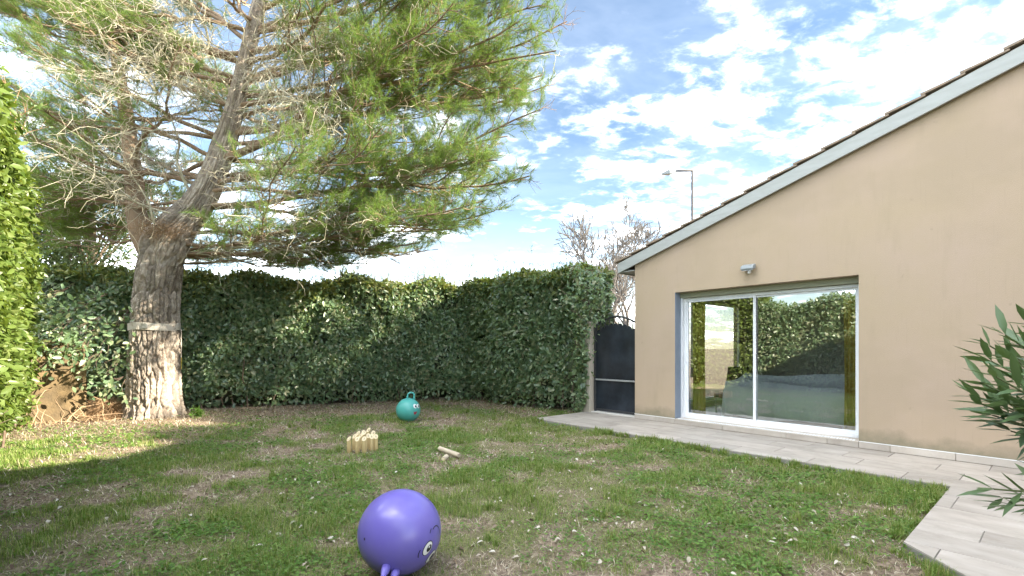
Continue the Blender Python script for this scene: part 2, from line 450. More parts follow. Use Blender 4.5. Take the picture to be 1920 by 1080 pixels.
def glass_material(name='window_glass', refl=0.31):
    m = bpy.data.materials.new(name); m.use_nodes = True
    nt = m.node_tree; n, l = nt.nodes, nt.links
    n.remove(n['Principled BSDF'])
    gl = n.new('ShaderNodeBsdfGlossy'); gl.inputs['Roughness'].default_value = 0.0; gl.inputs['Color'].default_value = (.95, .97, .95, 1)
    tr = n.new('ShaderNodeBsdfTransparent'); tr.inputs[0].default_value = (.95, .97, .96, 1)
    fr = n.new('ShaderNodeFresnel'); fr.inputs[0].default_value = 1.5
    ad = n.new('ShaderNodeMath'); ad.operation = 'ADD'; ad.use_clamp = True; l.new(fr.outputs[0], ad.inputs[0]); ad.inputs[1].default_value = refl
    ms = n.new('ShaderNodeMixShader'); l.new(ad.outputs[0], ms.inputs[0]); l.new(tr.outputs[0], ms.inputs[1]); l.new(gl.outputs[0], ms.inputs[2])
    t = n.new('ShaderNodeTexCoord'); x = n.new('ShaderNodeTexNoise'); l.new(t.outputs['Object'], x.inputs['Vector'])
    x.inputs['Scale'].default_value = 1.1; x.inputs['Detail'].default_value = 0
    bp = n.new('ShaderNodeBump'); l.new(x.outputs['Fac'], bp.inputs['Height']); bp.inputs['Strength'].default_value = .12; bp.inputs['Distance'].default_value = .008
    l.new(bp.outputs[0], gl.inputs['Normal'])
    l.new(ms.outputs[0], n['Material Output'].inputs[0])
    return m
M['glass'] = glass_material()

# ------------------------------------------------------------------ ground
def grass_mask(x, y):
    """1 where the turf is thick, 0 on bare soil"""
    g = fbm(x * 0.85 + 3, y * 0.85, 4, .6)
    fine = fbm(x * 3.1 + 40, y * 3.1 + 11, 3, .6)
    tn_n = (np.stack([x, y], -1) - BASE) @ ND
    tt = (np.stack([x, y], -1) - BASE) @ TD
    hedge_d = (tt + 5.4 + (tn_n - .35) * .397) * .93           # distance in front of the back hedge
    near = np.clip((hedge_d - 1.0) / 2.6, 0, 1)
    tree = np.clip((np.hypot(x + 7.6, y - 10.1) - 1.0) / 2.4, .15, 1)
    m = (g * .55 + fine * .80 - .44) * 2.6
    edge = np.clip((.55 - np.abs(tn_n - 1.75)) / .4, 0, 1) * (tt < 4.9) * .5   # lusher along the paving
    return np.clip(m * (.15 + .85 * near) * tree + edge - (1 - near) * .15, 0, 1)
def ground_z(x, y):
    return LAWN + (fbm(x * .9, y * .9, 4, .55) - .5) * .07 + (fbm(x * 6, y * 6, 3, .6) - .5) * .022

def make_ground():
    xs = np.concatenate([[-900, -300, -100, -40, -20], np.arange(-12, 9.01, .075), [12, 20, 40, 100, 300, 900]])
    ys = np.concatenate([[-900, -300, -100, -40, -12, -4], np.arange(1.2, 14.01, .075), [18, 26, 40, 100, 300, 900]])
    X, Y = np.meshgrid(xs, ys)
    Z = ground_z(X, Y)
    near = (X > -12) & (X < 9) & (Y > 1.3) & (Y < 14)
    Z = np.where(near, Z, LAWN - .03)
    # keep the soil below the paving
    pn = (np.stack([X, Y], -1) - BASE) @ ND; pt = (np.stack([X, Y], -1) - BASE) @ TD
    pav = (pt > -1.4) & (pn < 1.62) | (pt > 4.75) & (pn < 3.8) | (pt > 5.3) & (pn < 5.3)
    Z = np.where(pav, np.minimum(Z, LAWN - .02), Z)
    nx, ny = len(xs), len(ys)
    i = np.arange(ny - 1)[:, None] * nx + np.arange(nx - 1)[None]
    F = np.stack([i, i + 1, i + nx + 1, i + nx], -1).reshape(-1, 4)
    me = mesh_np('lawn', np.stack([X, Y, Z], -1), F, np.full(len(F), 4), True)
    at_ = me.attributes.new('turf', 'FLOAT', 'POINT')
    at_.data.foreach_set('value', grass_mask(X, Y).ravel().astype(np.float32))
    m = mat('soil', (.15,.11,.08), 0.95, 0.1)
    nt = m.node_tree; n, l = nt.nodes, nt.links; b = n['Principled BSDF']
    t = n.new('ShaderNodeTexCoord')
    def nz(s, d=6, r=.65):
        x = n.new('ShaderNodeTexNoise'); l.new(t.outputs['Object'], x.inputs['Vector']); x.inputs['Scale'].default_value = s
        x.inputs['Detail'].default_value = d; x.inputs['Roughness'].default_value = r; return x.outputs['Fac']
    r = n.new('ShaderNodeValToRGB'); l.new(nz(22), r.inputs[0])
    e = r.color_ramp.elements; e[0].position = .33; e[0].color = (.12,.09,.068, 1); e[1].position = .72; e[1].color = (.48,.39,.29, 1)
    k = e.new(.52); k.color = (.27,.205,.15, 1)
    a = n.new('ShaderNodeAttribute'); a.attribute_name = 'turf'
    r2 = n.new('ShaderNodeValToRGB'); l.new(nz(35), r2.inputs[0])
    e = r2.color_ramp.elements; e[0].position = .3; e[0].color = (.09,.10,.04, 1); e[1].position = .7; e[1].color = (.24,.23,.11, 1)
    mr = n.new('ShaderNodeMapRange'); l.new(a.outputs['Fac'], mr.inputs[0]); mr.inputs[1].default_value = .1; mr.inputs[2].default_value = .8; mr.inputs[4].default_value = .85
    mx = n.new('ShaderNodeMix'); mx.data_type = 'RGBA'; l.new(mr.outputs[0], mx.inputs[0]); l.new(r.outputs[0], mx.inputs[6]); l.new(r2.outputs[0], mx.inputs[7])
    l.new(mx.outputs[2], b.inputs['Base Color'])
    bp = n.new('ShaderNodeBump'); l.new(nz(60, 8, .7), bp.inputs['Height']); bp.inputs['Strength'].default_value = .8; bp.inputs['Distance'].default_value = .02
    l.new(bp.outputs[0], b.inputs['Normal'])
    o = link('lawn', me, m); tag(o, 'patchy lawn of green grass and bare brown soil', None, None, 'structure')
make_ground()

# ------------------------------------------------------------------ paving
def clip_half(poly, a, b, c):          # keep a*x + b*y >= c
    out = []
    for i in range(len(poly)):
        p, q = poly[i], poly[(i + 1) % len(poly)]
        dp = a * p[0] + b * p[1] - c; dq = a * q[0] + b * q[1] - c
        if dp >= 0: out.append(p)
        if dp * dq < 0:
            u = dp / (dp - dq); out.append((p[0] + (q[0] - p[0]) * u, p[1] + (q[1] - p[1]) * u))
    return out
def make_patio():
    root_poly = [(-1.32, .35), (-1.32, -1.53), (4.84, -1.53), (4.84, -3.66), (6.2, -5.02), (8.45, -5.02), (8.45, -.02), (0, -.02), (0, .35)]
    mb = MB(); mb.prism([(x, y, -.30) for x, y in root_poly], (0, 0, .195))
    root = mb.build('patio', M['concrete'], loc=W(0, 0), rotz=ROTZ)
    tag(root, 'greige stone look paving along the house widening into a terrace', None, None, 'structure')
    rows = [(0.02, .40), (.40, .78), (.78, 1.16), (1.16, 1.53), (1.53, 1.94), (1.94, 2.43), (2.43, 2.93), (2.93, 3.27), (3.27, 3.63), (3.63, 4.1), (4.1, 4.55), (4.55, 5.02)]
    off = [.1, .55, .28, .75, .42, .9, .15, .62, .33, .8, .05, .5]
    g = .004
    for i, (a, b) in enumerate(rows):
        t0 = -1.32 if i < 4 else 4.84
        x = t0 - off[i] * .9
        while x < 8.45:
            x0, x1 = max(x, t0), min(x + .92, 8.45)
            x += .92
            if x1 - x0 < .05: continue
            poly = [(x0 + g, -b + g), (x1 - g, -b + g), (x1 - g, -a - g), (x0 + g, -a - g)]
            if i >= 9:
                poly = clip_half(poly, 1, 1, 4.84 - 3.66 + .005)
            if len(poly) < 3: continue
            cx = sum(p[0] for p in poly) / len(poly); cy = sum(p[1] for p in poly) / len(poly)
            dz = random.uniform(-.0015, .0015)
            mb = MB(); mb.prism([(p[0] - cx, p[1] - cy, -.018) for p in poly], (0, 0, .018))
            o = mb.build('paving_tile', M['paving'], root, bevel=.002, seg=1); o.location = (cx, cy, PAVE + dz)
    for k in range(1):   # piece in front of the gate
        mb = MB(); mb.box(-1.32 + g, -g, .02, .34, -.018, 0); o = mb.build('paving_tile', M['paving'], root, bevel=.002, seg=1); o.location = (0, 0, PAVE)
make_patio()

# ------------------------------------------------------------------ house
RS = 0.3087                                   # roof slope along the wall
def zb(t): return 2.935 + RS * t              # underside of the verge board
RIDGE = 8.5
WX0, WX1, WZ1 = 0.875, 3.71, 2.337            # window opening
def make_house():
    root = empty('house', W(0, 0), ROTZ)
    tag(root, 'beige rendered house gable with sloping tiled roof and white sliding window', 'house')
    # gable wall with one opening; local x along the wall, y into the house
    zr = lambda t: zb(t) + .06
    V = [(0,0,-.25),(WX0,0,-.25),(WX0,0,WZ1),(WX0,0,zr(WX0)),(0,0,zr(0)),(WX1,0,WZ1),(WX1,0,zr(WX1)),(WX1,0,-.25),(RIDGE,0,-.25),(RIDGE,0,zr(RIDGE)),
         (WX0,0,-.02),(WX1,0,-.02)]
    D = .34
    n = len(V)
    Vb = [(x, D, z) for x, y, z in V]
    F = [(0,1,10,2,3,4),(2,5,6,3),(7,8,9,6,5,11),(1,7,11,10)]
    Fb = [tuple(i + n for i in f[::-1]) for f in F]
    rev = [(10,11,11+n,10+n)]
    ends = [(0,4,4+n,n)]
    mb = MB(); mb.add(V + Vb, F + Fb + rev + ends); mb.build('wall', M['render'], root)
    mb = MB(); mb.add([(WX0+.003,.012,-.02),(WX0+.003,D,-.02),(WX0+.003,D,WZ1-.003),(WX0+.003,.012,WZ1-.003)], [(0,1,2,3)])
    mb = MB(); mb.box(WX0, WX0 + .004, .0, D, -.02, WZ1); o = mb.build('reveal', M['blue_reveal'], root); o['label'] = 'blue grey painted window reveal'
    mb = MB(); mb.box(WX1 - .004, WX1, .0, D, -.02, WZ1); mb.build('reveal', M['render'], root)
    mb = MB(); mb.box(WX0 + .004, WX1 - .004, .0, D, WZ1 - .004, WZ1); mb.build('lintel', M['render'], root)
    # side walls and rear wall
    mb = MB(); mb.box(0, .3, D + .002, .8, -.25, 2.95); mb.box(0, .3, 4.3, 10, -.25, 2.95); mb.box(0, .3, .8, 4.3, -.25, .1); mb.box(0, .3, .8, 4.3, 2.38, 2.95); mb.build('side_wall', M['render'], root)
    mb = MB(); mb.box(.12, .17, .802, .86, .102, 2.378); mb.box(.12, .17, 4.24, 4.298, .102, 2.378); mb.box(.12, .17, .86, 4.24, .102, .16); mb.box(.12, .17, .86, 4.24, 2.32, 2.378); sw = mb.build('added_side_window', M['white_alu'], root)  # window added in the unseen side wall to brighten the room
    mb = MB(); mb.add([(.145, .86, .16), (.145, 4.24, .16), (.145, 4.24, 2.32), (.145, .86, 2.32)], [(0, 1, 2, 3)]); mb.build('pane', M['glass'], sw)
    mb = MB(); mb.box(.3, RIDGE, 9.7, 10, -.25, 2.95); mb.build('rear_wall', M['render'], root)
    # two storey block added beyond the frame to shade the garden
    mb = MB()
    mb.prism([(RIDGE, -3.4, -.25), (15, -3.4, -.25), (15, -3.4, 5.62), (RIDGE, -3.4, 5.62)], (0, 13.4, 0))
    shade_wing = mb.build('shade_wing', M['render'], root); shade_wing['label'] = 'two storey beige rendered block added out of view to shade the garden'
    mb = MB(); mb.prism([(RIDGE - .35, -3.7, 5.62), (15.35, -3.7, 5.62), (11.75, -3.7, 6.7)], (0, 14, 0)); mb.build('shade_wing_roof', M['roof_tile'], root)
    # roof deck and courses of tiles
    T0 = -.36; YF = -.08
    th = .10
    poly = [(T0, 0, zb(T0) + .12), (RIDGE, 0, zb(RIDGE) + .12), (RIDGE, 0, zb(RIDGE) + .22), (T0, 0, zb(T0) + .22)]
    mb = MB(); mb.prism([(x, YF + .04, z) for x, y, z in poly], (0, 10.2, 0)); deck = mb.build('roof', M['roof_tile'], root)
    poly = [(T0, 0, zb(T0)), (RIDGE, 0, zb(RIDGE)), (RIDGE, 0, zb(RIDGE) + .198), (T0, 0, zb(T0) + .198)]
    mb = MB(); mb.prism([(x, YF, z) for x, y, z in poly], (0, .036, 0)); mb.build('verge_board', M['white_board'], root, bevel=.004)
    poly = [(T0, YF + .04, zb(T0) + .0), (-.002, YF + .04, zb(0) + .0), (-.002, YF + .04, zb(0) + .10), (T0, YF + .04, zb(T0) + .10)]
    for k in range(4):   # soffit boards under the eave
        y0 = YF + .04 + k * .095
        mb = MB(); mb.prism([(x, y0 + .004, z) for x, _, z in [(T0+.03, 0, zb(T0)+.02), (-.003, 0, zb(T0)+.02), (-.003, 0, zb(T0)+.035), (T0+.03, 0, zb(T0)+.035)]], (0, .087, 0))
        mb.build('soffit_board', M['white_board'], root)
    mb = MB(); mb.prism([(T0+.03, YF + .42, zb(T0)+.02), (-.003, YF+.42, zb(T0)+.02), (-.003, YF+.42, zb(T0)+.035), (T0+.03, YF+.42, zb(T0)+.035)], (0, 9.7, 0)); mb.build('soffit', M['white_board'], root)
    mb = MB(); mb.box(T0 - .002, T0 + .026, YF + .04, 10.1, zb(T0) + .0, zb(T0) + .2); mb.build('eave_board', M['white_board'], root)
    prof = [(T0 - .065 + .06 * math.cos(a), zb(T0) + .13 + .06 * math.sin(a)) for a in np.linspace(math.pi, 2 * math.pi, 9)]
    prof += [(x + (.004 if x < T0 - .065 else -.004), z + .004) for x, z in prof[::-1]]
    mb = MB(); mb.prism([(x, YF + .15, z) for x, z in prof], (0, 9.9, 0)); mb.build('gutter', M['gutter'], root)
    # verge tiles, one by one, then the field behind them
    L = .40; step = .372
    a = math.atan(RS)
    mb = MB()
    prof = [(-.02, .0), (L, .028), (L, .052), (-.02, .036)]
    mb.prism([(x, 0, z) for x, z in prof], (0, .24, 0))
    vm = mb.mesh('verge_tile'); vm.materials.append(M['roof_tile'])
    # downhill edge sits on top of the course below
    prof = [(-.03, .030), (L, .0), (L, .022), (-.03, .060)]
    mb = MB(); mb.prism([(x, 0, z) for x, z in prof], (0, .24, 0)); mb.add([], [])
    vm = mb.mesh('verge_tile'); vm.materials.append(M['roof_tile'])
    nt = 24
    for k in range(nt):
        t = T0 - .05 + k * step
        if t > RIDGE - .3: break
        o = link('verge_tile', vm, None, root)
        o.location = (t, YF - .015 + random.uniform(-.004, .004), zb(t) + .218 + random.uniform(-.003, .004))
        o.rotation_euler = (random.uniform(-.012, .012), -a + random.uniform(-.01, .01), 0)
    mb = MB()
    for k in range(nt):
        t = T0 - .05 + k * step
        if t > RIDGE - .3: break
        for j in range(24):
            y0 = .17 + j * .41
            c, s = math.cos(a), math.sin(a)
            P = [(t + x * c - z * s, 0, zb(t) + .22 + x * s + z * c) for x, z in prof]
            mb.prism([(x, y0, z) for x, y, z in P], (0, .40, 0))
    f = mb.build('roof_tiles', M['roof_tile'], root); f['kind'] = 'stuff'; f.name = 'tile_field'
    # plinth tiles with white mortar line
    x = 0.0
    edges = [0.0, WX0 + .0, WX0 + .9, WX0 + 1.9, WX0 + 2.45, WX1, WX1 + .35, WX1 + 1.0, WX1 + 1.9, WX1 + 2.8, WX1 + 3.7, RIDGE]
    for i in range(len(edges) - 1):
        mb = MB(); L_ = edges[i + 1] - edges[i] - .006
        mb.box(-L_ / 2, L_ / 2, -.018, -.001, 0, -PAVE - .008)
        o = mb.build('plinth_tile', M['plinth'], root, bevel=.002, seg=1); o.location = ((edges[i] + edges[i + 1]) / 2, 0, PAVE + .002)
    for a0, a1 in ((0, WX0), (WX1, RIDGE)):
        mb = MB(); mb.box(a0 + .002, a1 - .002, -.020, .0, -.0055, .0015); mb.build('plinth_trim', M['white_alu'], root)
    # threshold
    mb = MB(); mb.box(WX0 + .005, WX1 - .005, -.024, .30, -.0195, -.002); mb.build('threshold', M['plinth'], root, bevel=.003)
    mb = MB()
    for k in range(70):
        xx = WX0 + .06 + k * (WX1 - WX0 - .1) / 70
        mb.box(xx, xx + .022, -.012, .06, -.002, .006)
    o = mb.build('threshold_rib', M['white_alu'], root); o['kind'] = 'stuff'
    # roller shutter slat and guide, then the sliding window
    mb = MB(); mb.box(WX0 + .005, WX1 - .005, .17, .30, 2.24, WZ1 - .006); o = mb.build('shutter_box', mat('shutter', (.30,.31,.22), .6, .3), root)
    yA = .255
    mb = MB()
    mb.box(WX0 + .005, WX0 + .045, yA - .06, yA, 0, 2.238); mb.build('shutter_guide', M['white_alu'], root, bevel=.003)
    mb = MB(); mb.box(WX1 - .045, WX1 - .005, yA - .06, yA, 0, 2.238); mb.build('shutter_guide', M['white_alu'], root, bevel=.003)
    mb = MB()
    mb.box(WX0 + .006, WX0 + .075, yA + .002, yA + .08, 0, 2.236)
    mb.box(WX1 - .075, WX1 - .006, yA + .002, yA + .08, 0, 2.236)
    mb.box(WX0 + .0755, WX1 - .0755, yA + .004, yA + .08, 2.19, 2.235)
    mb.box(WX0 + .0755, WX1 - .0755, yA - .012, yA + .08, -.001, .045)
    fr = mb.build('window_frame', M['white_alu'], root, bevel=.003)
    mid = WX0 + 1.30
    for i, (a0, a1, yy) in enumerate(((WX0 + .07, mid + .03, yA + .018), (mid - .03, WX1 - .07, yA + .048))):
        mb = MB()
        w = .045
        mb.box(a0, a0 + w, yy, yy + .028, .046, 2.189); mb.box(a1 - w, a1, yy, yy + .028, .046, 2.189)
        mb.box(a0 + w, a1 - w, yy + .001, yy + .027, .046, .046 + .05); mb.box(a0 + w, a1 - w, yy + .001, yy + .027, 2.155, 2.189)
        mb.build('sash', M['white_alu'], fr, bevel=.002)
        mb = MB(); mb.add([(a0 + w, yy + .014, .096), (a1 - w, yy + .014, .096), (a1 - w, yy + .014, 2.155), (a0 + w, yy + .014, 2.155)], [(0, 1, 2, 3)])
        p = mb.build('pane', M['glass'], fr)
    # the room behind the glass
    mb = MB(); mb.box(.31, 5.2, .345, 4.9, -.06, 0); mb.build('room_floor', M['dark_wood'], root)
    mb = MB(); mb.box(.31, 5.2, 4.9, 5.0, 0, 2.55); mb.box(5.2, 5.3, .345, 4.9, 0, 2.55); mb.box(.302, .308, .345, .8, 0, 2.55); mb.box(.302, .308, 4.3, 4.9, 0, 2.55); mb.box(.302, .308, .8, 4.3, 0, .1); mb.box(.302, .308, .8, 4.3, 2.38, 2.55); mb.build('room_wall', M['room_wall'], root)
    mb = MB(); mb.box(.31, 5.2, .345, 4.9, 2.552, 2.65); mb.build('room_ceiling', M['room_wall'], root)
    return root
make_house()

def make_curtain(t0, t1, label):
    n = 60
    u = np.linspace(0, 1, n)
    V = []; F = []
    zs = np.linspace(.02, 2.3, 8)
    for z in zs:
        for a in u:
            V.append((t0 + (t1 - t0) * a + .01 * math.sin(z * 2 + a * 9), .50 + .035 * math.sin(a * 2 * math.pi * 4.5 + .25 * z) * (.75 + .1 * z), z))
    for i in range(len(zs) - 1):
        for k in range(n - 1):
            F.append((i * n + k, i * n + k + 1, (i + 1) * n + k + 1, (i + 1) * n + k))
    mb = MB(); mb.add(V, F)
    o = mb.build('curtain', M['curtain'], smooth=True, loc=W(0, 0), rotz=ROTZ)
    s = o.modifiers.new('thick', 'SOLIDIFY'); s.thickness = .004
    tag(o, label, 'curtain')
make_curtain(.95, 1.20, 'yellow curtain inside the window beside the blue grey reveal')
make_curtain(3.40, 3.63, 'yellow curtain inside the window at the end farther from the gate')

def make_bed():
    root = empty('draped_sofa', W(0, 0), ROTZ)
    tag(root, 'sofa draped with a pale blue sheet behind the sliding window', 'sofa')
    x0, x1, y0, y1, h = 1.45, 3.36, .80, 1.75, .68
    nx, ny = 70, 46
    V = []; F = []
    ex = .42
    for j in range(ny):
        for i in range(nx):
            a = -ex + (x1 - x0 + 2 * ex) * i / (nx - 1); b = -ex * 1.25 + (y1 - y0 + ex * 2.5) * j / (ny - 1)
            ox = min(max(a, 0), x1 - x0) - a; oy = min(max(b, 0), y1 - y0) - b
            drop = math.hypot(ox, oy)
            X = x0 + min(max(a, 0), x1 - x0); Y = y0 + min(max(b, 0), y1 - y0)
            ang = math.atan2(-oy, -ox) if drop > 0 else 0
            w = .03 * math.sin(a * 11 + b * 4) + .02 * math.sin(a * 23)
            X += math.cos(ang) * (.05 * min(1, drop * 6) + w * drop * 2) if drop else 0
            Y += math.sin(ang) * (.05 * min(1, drop * 6) + w * drop * 2) if drop else 0
            z = h + .035 * math.sin(a * 3.1) * math.sin(b * 4 + 1) + .02 * float(fbm(np.array(a * 6), np.array(b * 6))) + .12 * math.exp(-((b - .9) / .3) ** 2) - max(0, drop - .02) * 1.25
            z = max(z, .05 + .02 * math.sin(a * 7))
            V.append((X, Y, z))
    for j in range(ny - 1):
        for i in range(nx - 1):
            F.append((j * nx + i, j * nx + i + 1, (j + 1) * nx + i + 1, (j + 1) * nx + i))
    mb = MB(); mb.add(V, F); o = mb.build('sheet', M['sheet'], root, smooth=True)
    mb = MB(); mb.box(x0 + .03, x1 - .03, y0 + .03, y1 - .03, .18, h - .06); mb.build('frame', M['dark_furn'], root)
    for sx in (x0 + .06, x1 - .06):
        for sy in (y0 + .06, y1 - .06):
            mb = MB(); mb.tube([(sx, sy, 0), (sx, sy, .18)], .02, 8); mb.build('leg', M['metal'], root)
    ch = empty('side_bench', W(0, 0), ROTZ); tag(ch, 'low dark side bench between yellow curtain and draped sofa', 'bench')
    mb = MB(); mb.box(1.02, 1.42, 1.2, 1.7, .32, .40); mb.build('seat', M['dark_furn'], ch, bevel=.01)
    mb = MB(); mb.prism([(1.02, 1.66, .40), (1.42, 1.66, .40), (1.42, 1.80, .92), (1.02, 1.80, .92)], (0, .04, 0)); mb.build('backrest', M['dark_furn'], ch, bevel=.01)
    for sx in (1.05, 1.39):
        for sy in (1.23, 1.67):
            mb = MB(); mb.tube([(sx, sy, 0), (sx, sy, .32)], .013, 8); mb.build('leg', M['metal'], ch)
make_bed()

def make_wall_light():
    root = empty('wall_light', W(2.23, .0, 2.62), ROTZ)
    tag(root, 'grey floodlight with sensor on the wall above the sliding window', 'wall light')
    mb = MB(); mb.box(-.035, .035, -.022, -.001, -.04, .03); mb.build('bracket', M['lamp_grey'], root, bevel=.004)
    mb = MB()
    mb.prism([(-.10, -.03, .055), (-.10, -.03, -.02), (-.10, -.13, -.055), (-.10, -.15, -.03), (-.10, -.13, .02)], (.20, 0, 0))
    mb.build('housing', M['lamp_grey'], root, bevel=.012, seg=3)
    mb = MB(); mb.prism([(-.085, -.035, -.026), (-.085, -.125, -.058), (-.085, -.127, -.062), (-.085, -.037, -.030)], (.17, 0, 0)); mb.build('lens', M['lens'], root)
    mb = MB(); mb.lathe([(.012, -.055), (.026, -.06), (.028, -.085), (.02, -.10), (.006, -.106)], 16, (.01, -.06, 0)); mb.build('sensor', M['lens'], root, smooth=True)
make_wall_light()

# ------------------------------------------------------------------ gate
def make_gate():
    root = empty('garden_gate', W(-1.16, -.16, PAVE), ROTZ)
    tag(root, 'dark navy metal garden gate with arched top between pillar and house', 'gate')
    w = 1.15
    def arch(x): return 1.86 + .20 * (1 - ((x - w / 2) / (w / 2)) ** 2)
    z0 = .07
    r = .022
    mb = MB(); mb.box(.0, .045, -.02, .02, .02, 1.90); mb.build('frame_post', M['gate_frame'], root, bevel=.004)
    mb = MB(); mb.box(w - .045, w - .003, -.02, .02, .02, 1.90); mb.build('frame_post', M['gate_frame'], root, bevel=.004)
    mb = MB(); mb.box(.046, w - .046, -.02, .02, z0 - .03, z0 + .015); mb.build('rail', M['gate_frame'], root, bevel=.004)
    mb = MB(); mb.box(.046, w - .046, -.026, .02, .70, .735); o = mb.build('rail', M['gutter'], root, bevel=.004)
    mb = MB(); xs = np.linspace(.02, w - .02, 24); mb.tube([(x, 0, arch(x)) for x in xs], r, 8); mb.build('arch_rail', M['gate_frame'], root, smooth=True)
    # sheet with a scalloped upper edge
    nb = 9
    V = []; 
    top = []
    for k in range(nb):
        xa = .046 + (w - .092) * k / nb; xb = .046 + (w - .092) * (k + 1) / nb
        for q in range(9):
            x = xa + (xb - xa) * q / 8
            u = (q / 8 - .5) * 2
            top.append((x, arch(x) - .185 + .05 * math.sqrt(max(0, 1 - u * u * .98)) - (.03 if q in (0, 8) else 0)))
    mb = MB()
    bot = [(x, z0 + .0155) for x, z in top]
    n = len(top)
    V = [(x, -.006, z) for x, z in bot] + [(x, -.006, z) for x, z in top] + [(x, .0, z) for x, z in bot] + [(x, .0, z) for x, z in top]
    F = []
    for i in range(n - 1):
        F += [(i, i + 1, n + i + 1, n + i), (2 * n + i + 1, 2 * n + i, 3 * n + i, 3 * n + i + 1), (n + i, n + i + 1, 3 * n + i + 1, 3 * n + i)]
    mb.add(V, F); mb.build('sheet_panel', M['gate_metal'], root)
    for k in range(nb + 1):
        x = .046 + (w - .092) * k / nb
        x = min(max(x, .06), w - .06)
        mb = MB(); mb.box(x - .008, x + .008, .002, .016, z0 + .016, arch(x)); mb.build('bar', M['gate_frame'], root)
    mb = MB(); mb.tube([(w - .06, -.03, .72), (w - .06, -.07, .72), (w - .16, -.075, .72)], .009, 8); mb.build('handle', M['metal'], root, smooth=True)
    mb = MB(); mb.tube([(w - .1, 0, arch(w - .1)), (w - .1, 0, arch(w - .1) + .12)], .008, 6)
    mb.tube([(w - .16, 0, arch(w - .1) + .06), (w - .02, 0, arch(w - .1) + .09)], .008, 6); mb.build('finial', M['gate_frame'], root)
    mb = MB(); mb.box(-.02, w + .02, -.10, .09, -.012, .012); s = mb.build('gate_sill', mat('pale_stone', (.62,.60,.56), .8, .3), bevel=.004, loc=W(-1.16, -.16, PAVE + .012), rotz=ROTZ)
    tag(s, 'pale stone sill on the paving under the garden gate', 'sill')
    p = empty('gate_pillar', W(-1.32, -.16, PAVE), ROTZ); tag(p, 'pale rendered gate pillar half covered by the hedge', 'pillar')
    mb = MB(); mb.box(-.13, .13, -.13, .13, -.1, 1.93); mb.build('shaft', M['pillar'], p, bevel=.012)
    mb = MB(); mb.box(-.15, .15, -.15, .15, 1.932, 1.98); mb.build('cap', M['pillar'], p, bevel=.01)
make_gate()

